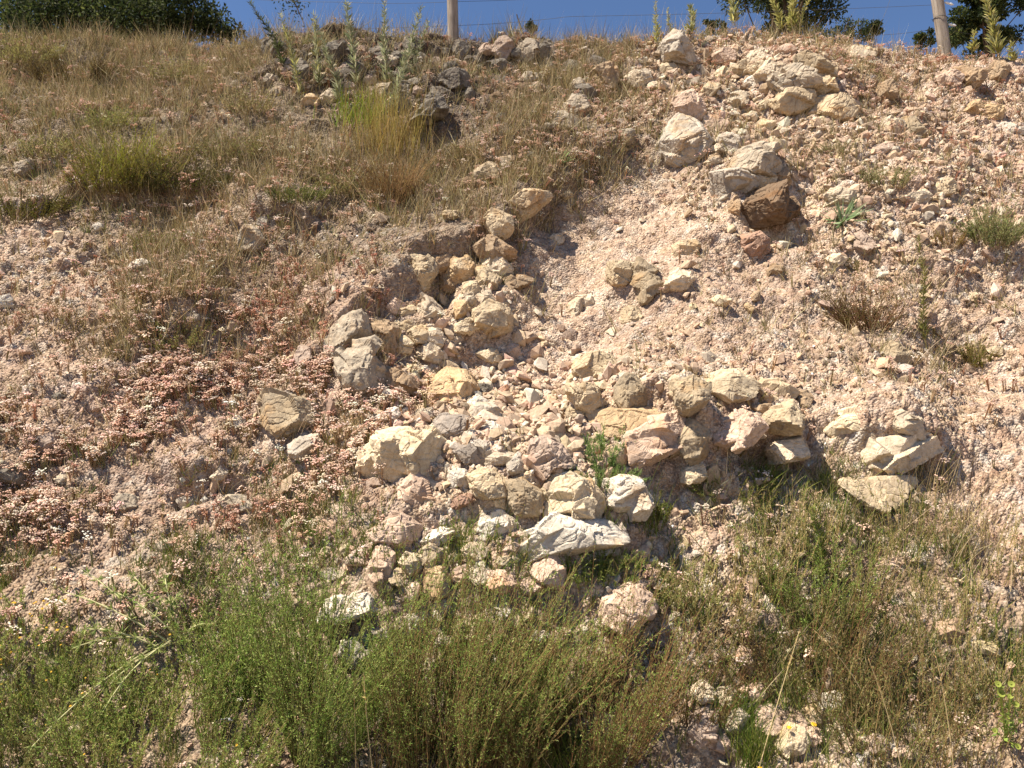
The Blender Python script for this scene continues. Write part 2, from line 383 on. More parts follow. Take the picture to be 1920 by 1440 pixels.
K('C','pale',.5,(800,1140),(880,1100),(970,1110),(930,1160),(850,1180))
K('C','cream',.4,(310,600),(420,610),(440,650),(360,650))
K('C','white',.6,(440,630),(480,610),(490,650),(450,660))
K('C','pink',.6,(1550,1060),(1700,950),(1850,900),(1920,930),(1920,1050),(1750,1140),(1600,1180))
K('TC','lightgrey',.8,(1790,290),(1870,185),(1910,220),(1970,300),(1960,350),(1850,350),(1800,340),label='pale pointed boulder standing up on the skyline')
K('TC','pale',.6,(1600,450),(1640,390),(1720,400),(1740,460),(1650,500))
K('TC','cream',.5,(1800,370),(1880,365),(1890,410),(1830,450),(1790,430))
K('TC','pale',.5,(1720,490),(1760,460),(1820,470),(1810,515),(1740,515))
K('TC','pale',.6,(1650,500),(1690,475),(1715,500),(1680,520))
K('TC','brown',1.0,(1380,470),(1430,410),(1510,380),(1550,420),(1550,490),(1500,520),(1400,520))
K('TC','dark',.8,(560,440),(640,400),(700,420),(710,490),(620,520),(580,490),label='black weathered rock in dry grass below the round wooden post')
K('TC','dark',.7,(400,670),(450,610),(560,560),(640,600),(560,660),(480,690),(410,710),label='long black rock sloping down-left beside the tall straw grass')
K('TC','dark',.6,(480,540),(540,505),(630,530),(640,590),(540,590))
K('TC','grey',.7,(1230,600),(1290,550),(1360,560),(1390,620),(1340,670),(1240,640))
K('TC','olive',.8,(760,970),(830,930),(880,950),(880,1010),(800,1060),(760,1020))
K('TC','lightgrey',.5,(880,900),(940,880),(980,920),(900,970))
K('TC','tan',.9,(950,1110),(1020,1070),(1100,1080),(1190,1080),(1100,1150),(1020,1210),(960,1150))
K('TC','tan',.6,(1225,1100),(1290,1070),(1305,1110),(1240,1135))
K('TC','tan',.7,(550,1220),(590,1190),(660,1190),(670,1230),(610,1250))
K('TC','tan',.8,(800,1260),(850,1205),(940,1205),(965,1260),(930,1320),(870,1340))
K('TC','brown',.7,(760,1400),(830,1340),(900,1370),(990,1420),(960,1440),(870,1470),(790,1440))
K('TC','grey',.7,(1490,800),(1560,740),(1640,730),(1640,800),(1560,840))
K('F','lightgrey',.7,(1236,285),(1245,255),(1275,230),(1310,245),(1328,262),(1310,290),(1285,310),(1245,300),label='big light grey boulder at the head of the gravel chute')
K('TC','white',.6,(495,340),(545,332),(545,360),(500,360))
K('TC','pale',.5,(1480,740),(1530,715),(1560,740),(1500,765))
K('TC','pale',.5,(1170,1340),(1230,1300),(1250,1370),(1190,1380))
K('F','tan',.6,(1257,480),(1270,458),(1300,455),(1310,465),(1290,485))
K('F','brown',.6,(1143,510),(1150,500),(1160,515),(1155,525))
K('TR','pale',.7,(420,420),(470,360),(560,380),(560,430),(480,470),(430,450))
K('TR','olive',.7,(590,360),(700,310),(780,340),(820,420),(740,430),(640,400))
K('TR','grey',.8,(490,510),(520,430),(610,400),(730,440),(740,510),(640,530),(530,550),label='grey boulder in the middle of the crest boulder pile')
K('TR','tan',.8,(520,590),(560,530),(680,510),(740,540),(720,590),(620,640),(560,640))
K('TR','tan',.8,(720,610),(800,560),(920,550),(970,620),(920,680),(830,690),(750,650))
K('TR','tan',.7,(750,430),(830,420),(860,500),(810,545),(750,510))
K('TR','cream',.5,(410,600),(480,550),(515,570),(510,600),(440,615))
K('TR','pale',.7,(1080,700),(1150,680),(1230,700),(1230,770),(1170,790),(1110,740))
K('TR','olive',.8,(1230,680),(1320,690),(1380,760),(1290,800),(1230,770))
K('TR','brown',.9,(1080,520),(1160,470),(1220,570),(1170,590),(1090,560))
K('TR','ochre',.7,(1600,610),(1650,550),(1680,600),(1640,650))
K('TR','ochre',.7,(1680,620),(1730,590),(1800,620),(1790,670),(1700,670))
K('TR','white',.5,(1730,740),(1800,700),(1920,680),(1920,740),(1820,770),(1740,780))
K('TR','brown',.7,(1530,390),(1660,390),(1680,440),(1620,500),(1560,470))
K('TR','pink',.6,(1420,430),(1500,390),(1560,420),(1550,480),(1450,480))
K('TR','brown',.7,(1730,380),(1800,340),(1830,400),(1780,480),(1740,440))
K('TR','tan',.5,(980,290),(1050,270),(1100,290),(1090,330),(1010,320))
K('TR','tan',.5,(720,260),(800,250),(830,290),(760,300))
K('TR','lightgrey',.5,(130,1060),(200,980),(300,960),(520,920),(540,960),(420,1040),(260,1090),(150,1110))
K('TR','grey',.6,(290,950),(330,860),(450,810),(520,860),(560,930),(460,980),(320,980))
K('TR','choc',1.1,(350,1140),(470,1050),(540,1060),(570,1180),(520,1240),(400,1250),(330,1230),label='chocolate-brown cube-like rock jutting from the slope with dark shadow')
K('TR','brown',.7,(255,1090),(320,1070),(330,1190),(340,1240),(280,1240))
K('TR','choc',.8,(540,1090),(600,1110),(640,1190),(590,1250),(530,1240))
K('TR','cream',.5,(385,1040),(480,980),(520,1000),(500,1040),(420,1060))
K('TR','brown',.6,(530,950),(590,960),(605,1020),(560,1050),(520,1020))
K('TR','pale',.6,(130,850),(190,810),(250,840),(200,870))
K('TR','pale',.6,(105,910),(180,870),(230,890),(200,930))
K('TR','tan',.6,(90,540),(140,480),(220,480),(180,530),(110,570))
K('TR','pale',.6,(800,1090),(880,1060),(960,1080),(1000,1120),(960,1160),(830,1140))
K('TR','pale',.5,(1200,1120),(1300,1090),(1400,1060),(1400,1110),(1300,1170),(1220,1170))
K('TR','tan',.7,(1390,1060),(1470,1025),(1520,1040),(1500,1090),(1420,1110))
K('TR','brown',.5,(830,990),(880,970),(915,1000),(870,1020))
K('TR','red',.5,(340,1330),(420,1310),(490,1370),(480,1440),(380,1440),(340,1390))
K('TR','mauve',.4,(960,1310),(1050,1310),(1100,1390),(1020,1440),(960,1390))
K('TR','mauve',.4,(1050,820),(1180,810),(1190,860),(1100,870))
K('TR','pink',.5,(890,790),(930,760),(965,790),(930,810))
K('TR','tan',.6,(240,1300),(280,1260),(300,1290),(260,1320))
K('TR','tan',.7,(270,390),(340,350),(390,390),(360,430),(280,420))
K('TR','white',.5,(1310,350),(1380,340),(1400,360),(1330,370))
K('L','olive',.8,(1490,830),(1510,780),(1600,785),(1790,850),(1760,980),(1640,1040),(1560,980),(1500,920),label='lone olive-grey block perched on the pink-flowered slope')
K('L','lightgrey',.5,(1630,1070),(1700,1020),(1780,1010),(1780,1090),(1700,1130),(1640,1110))
K('L','mauve',.5,(1660,560),(1690,500),(1740,510),(1760,570),(1720,620),(1670,600))
K('L','white',.5,(1290,940),(1330,905),(1390,915),(1380,960),(1330,965))
K('L','grey',.6,(940,730),(990,680),(1005,720),(980,745))
K('L','white',.5,(390,730),(430,710),(470,730),(430,770))
K('L','dark',.6,(300,790),(360,750),(370,790),(320,810))
K('L','pink',.5,(480,830),(540,810),(590,840),(540,870),(490,870))
K('L','white',.4,(710,50),(790,20),(890,10),(860,45),(770,70),label='flat white stone lying alone on the upper left gravel')
K('L','white',.5,(0,240),(50,225),(80,270),(50,300),(0,290))
K('L','pink',.5,(90,530),(150,500),(170,540),(110,560))
K('L','mauve',.6,(220,1000),(290,980),(330,1040),(320,1110),(260,1120),(215,1060))
K('L','dark',.6,(-40,1190),(80,1180),(130,1240),(120,1270),(0,1250))
K('L','choc',.6,(-40,1265),(130,1290),(120,1380),(0,1420),(-40,1380))
K('L','grey',.5,(600,1370),(700,1350),(790,1360),(780,1410),(680,1430),(610,1420))
K('L','lightgrey',.6,(980,1350),(1100,1340),(1180,1370),(1150,1430),(1060,1440),(990,1400))
K('L','grey',.6,(1240,1370),(1310,1345),(1400,1360),(1400,1420),(1290,1440),(1240,1410))
K('L','pale',.5,(1190,1240),(1240,1200),(1280,1220),(1230,1270))
K('L','pale',.5,(310,1260),(350,1210),(380,1250),(350,1290))
K('L','dark',.5,(1180,540),(1230,515),(1235,540),(1200,560))
K('L','grey',.5,(1080,330),(1120,330),(1120,370),(1070,360))
K('L','red',.4,(1180,270),(1250,260),(1290,290),(1240,320))
K('TL','grey',.8,(1350,1330),(1390,1265),(1450,1290),(1480,1340),(1440,1400),(1350,1390),label='larger of the paired grey rocks at the foot of the dry grass')
K('TL','lightgrey',.7,(1450,1240),(1490,1220),(1520,1260),(1500,1290),(1460,1280))
K('TL','grey',.6,(80,940),(150,890),(200,910),(180,970),(120,990))
K('TL','white',.6,(780,1410),(830,1385),(850,1430),(790,1440))
K('TL','grey',.5,(1465,480),(1500,430),(1540,410),(1540,470),(1490,500))
K('TL','tan',.5,(1730,470),(1790,410),(1840,385),(1840,420),(1780,460),(1740,490))
K('TL','grey',.5,(1510,520),(1560,490),(1590,510),(1560,550))
K('TL','tan',.5,(1680,590),(1740,530),(1800,530),(1790,590),(1700,620))
K('TL','pale',.5,(1800,550),(1860,500),(1900,520),(1860,590),(1810,600))
K('TL','lightgrey',.6,(490,1060),(520,1040),(540,1065),(500,1080))
K('TL','white',.5,(520,1270),(560,1255),(590,1275),(540,1295))
K('TL','grey',.4,(640,1180),(730,1135),(740,1150),(660,1195))
K('BC','pink',.5,(190,110),(320,10),(390,60),(500,130),(380,180),(290,200),(210,170))
K('BC','white',.5,(370,200),(540,130),(700,10),(760,20),(740,90),(560,170),(420,240),(340,250))
K('BC','white',.5,(730,80),(900,0),(1040,30),(1000,80),(840,150),(740,140))
K('BC','white',.45,(960,200),(1000,120),(1100,50),(1300,40),(1450,40),(1570,70),(1570,150),(1400,220),(1260,260),(1100,240),(980,260),label='broad whitish slab just above the green bush')
K('BC','white',.3,(1370,225),(1500,200),(1560,215),(1480,252),(1380,248))
K('BC','pink',.6,(1080,320),(1150,255),(1220,260),(1280,360),(1200,420),(1120,380))
K('BC','pink',.6,(170,240),(240,210),(290,260),(300,420),(180,430),(140,350))
K('F','white',.6,(600,1145),(630,1122),(700,1113),(702,1148),(660,1160),(610,1172))
K('BC','olive',.8,(450,220),(520,170),(560,190),(560,300),(500,310),(440,280))
K('BC','ochre',.7,(480,330),(540,310),(600,330),(590,450),(520,490),(480,420))
K('BC','pink',.6,(370,430),(410,390),(440,420),(430,500),(390,500))
K('BC','white',.6,(520,520),(590,490),(610,550),(570,600),(520,590))
K('BC','white',.6,(340,620),(400,570),(480,570),(480,650),(370,700))
K('BC','pink',.5,(820,340),(960,330),(980,400),(900,450),(830,420))
K('BC','pink',.8,(1480,520),(1560,440),(1650,430),(1720,480),(1740,560),(1640,640),(1560,660),(1490,620),label='square pinkish boulder at the right edge of the green bush')
K('BC','pink',.5,(1620,240),(1700,190),(1750,200),(1730,250),(1660,260))
K('BC','cream',.5,(870,260),(950,250),(970,290),(890,310))
K('BC','mauve',.4,(1640,360),(1740,390),(1720,430),(1620,410))
K('BC','white',.5,(1730,270),(1770,250),(1780,280),(1740,290))
K('BC','white',.6,(0,740),(90,720),(150,800),(110,870),(0,860))
K('BC','white',.5,(870,540),(930,520),(960,560),(900,610))
K('BC','pink',.5,(1160,680),(1270,650),(1290,690),(1190,740))
K('BC','mauve',.5,(1730,700),(1830,700),(1850,740),(1760,760))
K('BR','mauve',.4,(20,1150),(90,1110),(180,1140),(170,1280),(90,1350),(30,1300))
K('BR','pale',.6,(240,1150),(310,1100),(360,1150),(340,1220),(260,1230))
K('BR','pink',.3,(390,1150),(490,1050),(560,1080),(550,1200),(470,1280),(390,1230))
K('BR','pink',.5,(840,1310),(900,1270),(980,1280),(960,1340),(880,1350))
K('BR','mauve',.4,(1000,1300),(1080,1260),(1200,1275),(1160,1340),(1060,1350))
K('BR','pink',.4,(1140,1360),(1220,1320),(1310,1330),(1260,1380),(1160,1380))
K('BR','pink',.6,(650,1250),(720,1210),(770,1240),(740,1310),(660,1290))
K('BR','pink',.4,(1040,290),(1100,250),(1200,290),(1280,310),(1200,350),(1060,340))
K('BR','mauve',.7,(270,870),(330,760),(380,800),(400,900),(300,930))
K('BR','pale',.5,(200,360),(250,340),(270,380),(220,395))
K('BR','pink',.5,(890,1240),(1000,1200),(1020,1230),(930,1270))
K('BR','white',.6,(270,240),(320,225),(310,265))
K('R','cream',.5,(140,690),(200,640),(320,660),(380,710),(360,780),(250,810),(180,770))
K('R','tan',.5,(380,720),(560,700),(640,750),(600,820),(420,830))
K('R','brown',.7,(610,790),(680,760),(720,800),(690,870),(640,860))
K('R','pink',.9,(200,970),(280,890),(360,880),(440,960),(350,1060),(260,1080),(210,1040))
K('R','tan',.9,(440,940),(500,870),(600,830),(650,900),(640,990),(540,1010),(490,960))
K('R','brown',.5,(360,850),(480,830),(490,860),(430,890))
K('R','olive',.7,(0,960),(60,930),(130,1000),(120,1100),(60,1170),(-40,1130),(-50,1020))
K('F','pale',.5,(1575,835),(1600,814),(1700,806),(1758,830),(1742,864),(1690,882),(1622,868),label='wide flat slab with a dark overhung edge, lowest of its ledge on the right')
K('F','cream',.35,(1543,800),(1565,775),(1620,765),(1650,790),(1600,812),(1560,818))
K('F','pale',.35,(1645,768),(1690,762),(1738,793),(1752,820),(1700,808),(1655,793))
K('R','pale',.6,(490,1090),(560,1020),(700,1000),(740,1050),(700,1120),(560,1160))
K('R','olive',.6,(1130,540),(1180,490),(1230,490),(1280,630),(1240,660),(1140,630),label='olive standing rock poking from the gravel below the twiggy shrub')
K('F','cream',.7,(1278,890),(1290,875),(1315,870),(1320,892),(1298,910),(1280,905))
K('R','tan',.35,(930,1270),(1000,1250),(1270,1250),(1310,1310),(1280,1410),(1000,1410),(940,1340))
K('R','pale',.6,(800,20),(860,-5),(920,5),(900,40),(850,70))
K('R','brown',.7,(480,80),(520,40),(560,70),(540,110),(490,130))
K('R','cream',.5,(150,240),(210,225),(265,240),(240,285),(180,270))
K('R','ochre',.6,(335,280),(370,265),(400,290),(380,315))
K('R','cream',.6,(0,100),(30,80),(50,110),(30,150),(0,160))
K('R','pink',.5,(30,590),(80,565),(120,580),(90,610))
K('R','olive',.7,(-40,720),(60,690),(140,720),(130,800),(60,860),(-30,850))
K('R','brown',.6,(1590,100),(1640,60),(1670,80),(1610,110))
K('R','brown',.5,(360,240),(420,200),(450,230),(400,255))
K('R','tan',.4,(1710,510),(1800,520),(1810,560),(1740,550))


# ------------------------------------------------------------------ the bank (one ground sheet to the horizon)
TAN, Y0 = 1.19, 2.04
SN = np.array([0, -TAN, 1.0]); SN /= np.linalg.norm(SN)          # outward normal of the bank
cx_ = np.array([-1500, 0, 200, 420, 560, 700, 850, 1000, 1100, 1180, 1270, 1400, 1500, 1620, 1750, 1850, 1920, 3400])
cy_ = np.array([68, 70, 76, 80, 78, 78, 84, 84, 86, 90, 80, 66, 62, 76, 88, 104, 112, 118])
def base_z(X, Y):
    px = 960 + F_PX * X / 6.3
    c = np.interp(px, cx_, cy_) + 3.0
    t = np.tan(np.arctan((720 - c) / F_PX) + PITCH)
    Yc = (1.5 + TAN * Y0) / (TAN - t); zc = TAN * (Yc - Y0)
    zs = TAN * (Y - Y0)
    top = zc + 0.10 * (Y - Yc)
    k = 0.05; lo = -k * np.logaddexp(-zs / k, -np.clip(top, -5, 60) / k) if False else np.minimum(zs, top) - k * np.log1p(np.exp(-np.abs(zs - top) / k))
    k = 0.12; z = np.maximum(lo, 0) + k * np.log1p(np.exp(-np.abs(lo) / k)) - 0.0
    return z, Yc
def at_base(px, py):
    """photo point -> point on the smooth bank (survey coordinates X, Y)"""
    d = ray(px, py); t = (-TAN * Y0 - EYE[2]) / (d[2] - TAN * d[1]); P = EYE + d * t
    return P
# survey table read off the photograph: x y | ground colour | grass sedum green pebble red
SURVEY = np.array([
 (60,150,140,118,84,.9,.4,.4,.1,.1),(350,120,150,120,92,1,.6,.2,.1,.2),(250,300,150,128,84,.9,.6,.5,.1,.2),(60,260,165,140,110,.8,.7,.3,.2,.2),
 (550,250,152,128,95,1,.5,.2,.1,.2),(750,320,146,118,88,1,.3,.1,.1,.1),(1000,180,142,116,98,.7,.5,.1,.2,.3),(1000,290,150,122,98,.6,.5,.1,.3,.3),
 (700,130,108,90,76,.3,.35,.2,.6,.2),(600,110,108,90,76,.3,.3,.2,.6,.2),(820,170,108,90,78,.3,.3,.1,.6,.2),(920,110,108,88,76,.3,.4,.1,.6,.4),(900,380,165,138,108,.6,.4,.1,.4,.2),(1120,250,165,138,115,.3,.4,.1,.6,.3),
 (1120,120,160,132,108,.6,.4,.0,.4,.3),(1250,150,205,172,146,.12,.25,0,1,.1),(1450,110,212,180,155,.1,.35,0,1,.1),(1750,130,210,175,155,.15,.5,0,1,.3),
 (1850,200,212,176,156,.1,.35,0,1,.3),(1200,400,230,202,172,0,.02,0,.8,0),(1080,480,228,202,172,0,0,0,.8,0),(1400,600,222,188,162,.03,.05,0,.9,0),
 (1550,420,220,186,160,.08,.12,.02,1,.1),(1700,500,216,180,155,.1,.12,.02,1,.05),(1850,700,214,178,152,.1,.1,.03,.9,.05),(1850,950,214,174,150,.12,.06,.03,.9,.05),
 (1600,720,214,180,152,.08,.1,.0,.9,.05),(1250,680,212,178,148,.05,.2,0,.9,.1),(1050,650,232,206,176,0,0,0,1,0),(900,620,225,195,160,0,.02,0,1,0),
 (1600,1000,208,172,142,.35,.1,.25,.8,0),(1750,1150,200,166,138,.4,.1,.3,.7,0),(1850,1350,190,158,124,.6,.1,.5,.5,0),(1500,1250,170,138,108,.5,.1,.5,.5,0),
 (1550,1400,205,172,145,.3,.05,.2,1,0),(1350,1050,214,184,155,.2,.1,.3,.9,0),(1300,950,205,172,142,.2,.15,.15,.9,.1),(900,900,226,200,172,.02,.05,0,1,0),
 (1050,800,226,198,168,.02,0,0,1,0),(900,1100,205,175,150,.15,0,.3,.6,0),(900,1350,140,112,86,.3,0,.6,.3,0),(600,1200,185,155,125,.3,.1,.5,.5,0),
 (80,480,198,164,140,.15,.4,.05,.8,.1),(400,440,188,156,128,.3,.5,.1,.6,.2),(100,600,196,160,138,.2,.7,.05,.7,.3),(300,600,178,142,116,.4,.8,.05,.5,.4),
 (560,550,190,142,122,.3,1,.02,.4,.7),(650,620,185,142,120,.2,.8,0,.5,.5),(400,720,188,146,124,.25,.9,.05,.6,.5),(120,800,190,150,128,.2,.9,.05,.6,.4),
 (400,850,190,148,128,.2,.95,.05,.6,.6),(620,780,188,150,128,.2,.7,.05,.6,.5),(600,900,200,166,142,.2,.8,.1,.6,.4),(500,980,188,148,126,.3,1,.1,.4,.7),
 (150,950,182,144,120,.35,.9,.1,.5,.5),(680,1000,195,160,135,.3,.5,.3,.5,.2),(300,1100,190,158,130,.45,.5,.4,.5,.2),(60,1150,190,155,120,.6,.4,.4,.5,.1),
 (120,1300,185,152,116,.6,.2,.6,.5,0),(350,1300,180,148,112,.6,.1,.7,.4,0),(550,450,165,136,108,.6,.5,.2,.4,.2),(700,480,165,135,110,.5,.5,.1,.4,.3),
 (200,430,170,140,112,.35,.5,.15,.5,.2)], float)
def survey(PX, PY):
    w = 0; r = 0
    for row in SURVEY:
        d2 = ((PX - row[0]) ** 2 + ((PY - row[1]) * 1.15) ** 2) / 90.0 ** 2
        q = 1.0 / (0.12 + d2) ** 2.2
        w = w + q; r = r + q[:, None] * row[None, 2:]
    return r / w[:, None]
# rows / columns
yi = np.concatenate([[-600, -200, -60, -20, -8, -3, 0, 0.8], np.arange(1.3, 1.9, .03), np.arange(1.9, 6.6, 0.0062), np.arange(6.62, 7.5, .03),
                     [7.7, 8, 8.5, 9, 10, 12, 15, 20, 30, 60, 150, 400, 900]])
nx = 1050; si = np.linspace(-1, 1, nx); ext = np.array([.3, 1, 2.5, 6, 15, 40, 120, 400, 900.])
def xrow(y):
    w = 0.78 * np.clip(y, 1.3, 7.5) + 0.45
    return np.concatenate([-w - ext[::-1], si * w, w + ext])
X = np.stack([xrow(y) for y in yi]); Y = np.repeat(yi[:, None], X.shape[1], 1)
sh = X.shape; X = X.ravel(); Y = Y.ravel()
Z, YC = base_z(X, Y)
PXa, PYa = proj(np.stack([X, Y, Z], 1))
inz = np.clip((Y - 1.2) / .5, 0, 1) * np.clip((YC + 1.2 - Y) / .8, 0, 1) * np.clip((0.78 * np.clip(Y, 1.3, 7.5) + .9 - np.abs(X)) / .5, 0, 1)
SV = survey(np.clip(PXa, -300, 2200), np.clip(PYa, 0, 1500))
P3 = np.stack([X, Y * 1.0, Z], 1); LS = Y * math.hypot(1, TAN)       # LS = length along the slope
D = 0.085 * fbm(P3, 0.9, 3, .55, 3) + 0.05 * fbm(P3, 3.2, 3, .5, 9)
def gl(px, py, rx, ry, a):
    """smooth hump or hollow at a photo place"""
    c = at_base(px, py); ex = at_base(px + rx, py); ey = at_base(px, py - ry)
    sx = abs(ex[0] - c[0]); sy = abs(ey[1] - c[1])
    return a * np.exp(-((X - c[0]) / sx) ** 2 - ((Y - c[1]) / sy) ** 2)
for g in [(1180, 400, 170, 110, -.07), (1060, 560, 170, 120, -.08), (950, 680, 170, 110, -.08), (828, 545, 34, 46, -.15), (950, 900, 260, 110, .10), (900, 1110, 260, 90, .07),
          (1280, 800, 120, 70, .08), (1650, 830, 110, 40, .06), (1425, 872, 50, 22, -.20), (785, 748, 34, 14, -.20), (20, 925, 50, 25, -.15), (1500, 160, 110, 70, .12), (980, 90, 60, 25, .07),
          (1130, 775, 45, 18, -.12), (1450, 425, 60, 24, -.15), (250, 300, 220, 90, .08), (560, 90, 130, 60, .08), (340, 930, 34, 12, -.10), (1730, 1330, 150, 60, -.06)]:
    D += gl(*g)
def scarp(pts, h, wid=0.035, back=0.5):
    """ground above the line stands h proud of the ground below it"""
    global D
    Q = np.array([at_base(*p)[:2] for p in pts]); best = np.full(X.shape, 9.0); sg = np.zeros(X.shape); en = np.zeros(X.shape)
    for k in range(len(Q) - 1):
        a, b = Q[k], Q[k + 1]; ab = b - a; L2 = ab @ ab
        t = np.clip(((X - a[0]) * ab[0] + (Y - a[1]) * ab[1]) / L2, 0, 1)
        dx, dy = X - a[0] - t * ab[0], Y - a[1] - t * ab[1]; d = np.hypot(dx, dy)
        s_ = ab[0] * dy - ab[1] * dx; m = d < best
        best = np.where(m, d, best); sg = np.where(m, np.sign(s_), sg)
        end = np.minimum((t + (k > 0)) * 6, (1 - t + (k < len(Q) - 2)) * 6).clip(0, 1); en = np.where(m, end, en)
    sd = best * sg + 0.03 * vnoise(P3, 9, 77)
    D = D + h * en * np.clip((sd + wid) / (2 * wid), 0, 1) * np.exp(-np.maximum(sd, 0) / back)
scarp([(640, 660), (700, 600), (770, 545), (790, 500), (870, 478), (950, 440), (1010, 395), (1040, 355), (1100, 320), (1180, 292)], .11)
scarp([(0, 430), (90, 425), (180, 385), (300, 395), (420, 385), (500, 430), (600, 450)], .09, .03, .35)
scarp([(1060, 800), (1130, 815), (1230, 790), (1290, 850), (1420, 865), (1500, 840)], .10, .03, .3)
scarp([(1580, 860), (1660, 885), (1760, 862)], .08, .03, .3)
scarp([(180, 640), (330, 650), (400, 640)], .06, .03, .3)
scarp([(520, 100), (640, 95), (760, 120), (900, 110), (1010, 120)], .07, .03, .3)
scarp([(250, 870), (340, 900), (430, 890)], .05, .03, .3)
scarp([(1660, 350), (1780, 372)], .05, .03, .3)
for crop, col, T, pts, label in ROCKS:                                # soil and scree banked up round each rock
    ox, oy = ORIG.get(crop, (0, 0)); k = 3.0 if crop in ORIG else 1.0; a = np.array(pts) / k + np.array([ox, oy]); c = a.mean(0); w_, h_ = np.ptp(a, axis=0)
    m_ = np.abs(PXa - c[0]) < w_ * 2.2
    m_ &= np.abs(PYa - c[1]) < h_ * 2.6
    A = at_base(*c); B = at_base(c[0] + w_ / 2, c[1]); C = at_base(c[0], c[1] - h_ / 2); sx, sy = abs(B[0] - A[0]) * 1.5, abs(C[1] - A[1]) * 1.5
    D[m_] += min(.10, .27 * math.sqrt(sx * sy)) * np.exp(-((X[m_] - A[0]) / sx) ** 2 - ((Y[m_] - A[1] - .25 * sy) / sy) ** 2)
stony = np.clip(SV[:, 6], 0, 1)
wu = X + 0.03 * vnoise(P3, 8, 21); wv = LS + 0.03 * vnoise(P3, 8, 22)
f1 = facets(wu, wv, .17, 100); f2 = facets(wu, wv, .075, 200); f3 = facets(X, LS, .032, 300, .8)
heap = np.clip(gl(930, 850, 330, 260, 1.0) + gl(1350, 180, 260, 130, .5) + gl(1650, 300, 300, 200, .4), 0, 1) * stony
rough = (vnoise(P3, 2.2, 55) * .5 + .5)
chute = np.clip(gl(1190, 400, 150, 90, 1.0) + gl(1100, 520, 140, 110, 1.0) + gl(1020, 700, 110, 120, .8) + gl(1400, 560, 220, 110, .7) + gl(1750, 600, 200, 150, .4) + gl(1300, 300, 80, 60, .5), 0, 1)
rough = rough * (1 - .85 * chute)
D = D + (.030 * f1[0] - .022 * f1[1]) * (.25 + .75 * heap) * (.35 + .65 * stony) * (1 - .9 * chute) + .030 * (f1[0] - f1[1]) * np.clip(gl(760, 130, 330, 70, 1.0), 0, 1) + (.020 * f2[0] - .015 * f2[1]) * (.10 + .85 * rough ** 1.5) * (.45 + .55 * stony) \
      + (.011 * f3[0] - .009 * f3[1]) * (.5 + .5 * stony) * (1 - .55 * chute) + 0.010 * fbm(P3, 22, 3, .6, 31) + .035 * SV[:, 4] * np.abs(fbm(P3, 5.5, 3, .55, 35))
D = D * inz
X2, Y2, Z2 = X + D * SN[0], Y + D * SN[1], Z + D * SN[2]
P = np.stack([X2, Y2, Z2], 1)
G = lin(SV[:, :3]); G = G * (1 + .22 * SV[:, 4:5] * (SV[:, 6:7] > .35)); G = G * (1 - .75) + .75 * G.mean(1, keepdims=True) * np.array([1.17, .985, .79])
pal = np.array([lin(c) for c in [(232, 205, 180), (226, 192, 162), (214, 178, 150), (240, 225, 205), (196, 168, 140), (228, 196, 158), (205, 178, 160), (180, 140, 112)]])
pal = pal / pal.mean(0)
idp = lambda i: pal[(i * 7.999).astype(int)]
var = (idp(f3[2]) * .5 + .5) * (idp(f2[2]) * .35 + .65)
Cg = G * (1 + (var - 1) * (.35 + .65 * stony * (1 - .5 * chute))[:, None]) * (1 + .12 * vnoise(P3, 3.5, 66))[:, None]
K_ALB = 0.66
Cg = Cg * (1 - (.17 * chute + .07 * stony)[:, None] * np.array([.85, 1.0, 1.0]))
Cg = np.clip(Cg * K_ALB, .02, .8)
r_, c_ = sh; idx = np.arange(r_ * c_).reshape(sh)
FQ = np.stack([idx[:-1, :-1], idx[:-1, 1:], idx[1:, 1:], idx[1:, :-1]], -1).reshape(-1, 4)
ground = mesh_np('ground', P, FQ, Cg, M_GROUND, smooth=True)
tag(ground, 'steep bank of pinkish gravel, broken rock and brown soil', None, None, 'structure')
GX = P.reshape(*sh, 3); du = np.gradient(GX, axis=1); dv = np.gradient(GX, axis=0)
NR = norm(np.cross(du, dv)).reshape(-1, 3); AREA = np.linalg.norm(np.cross(du, dv), axis=-1).ravel()
bpy.context.view_layer.update()
def hit(px, py):
    """first ground point along the line of sight through a photo place"""
    d = ray(px, py); ok, loc, nr, i = ground.ray_cast(Vector(EYE), Vector(d), distance=40)
    if ok: return np.array(loc)
    return at_base(px, py)
def ground_at(x, y):
    ok, loc, nr, i = ground.ray_cast(Vector((x, y, 40)), Vector((0, 0, -1)), distance=80)
    return np.array(loc) if ok else np.array([x, y, 0])

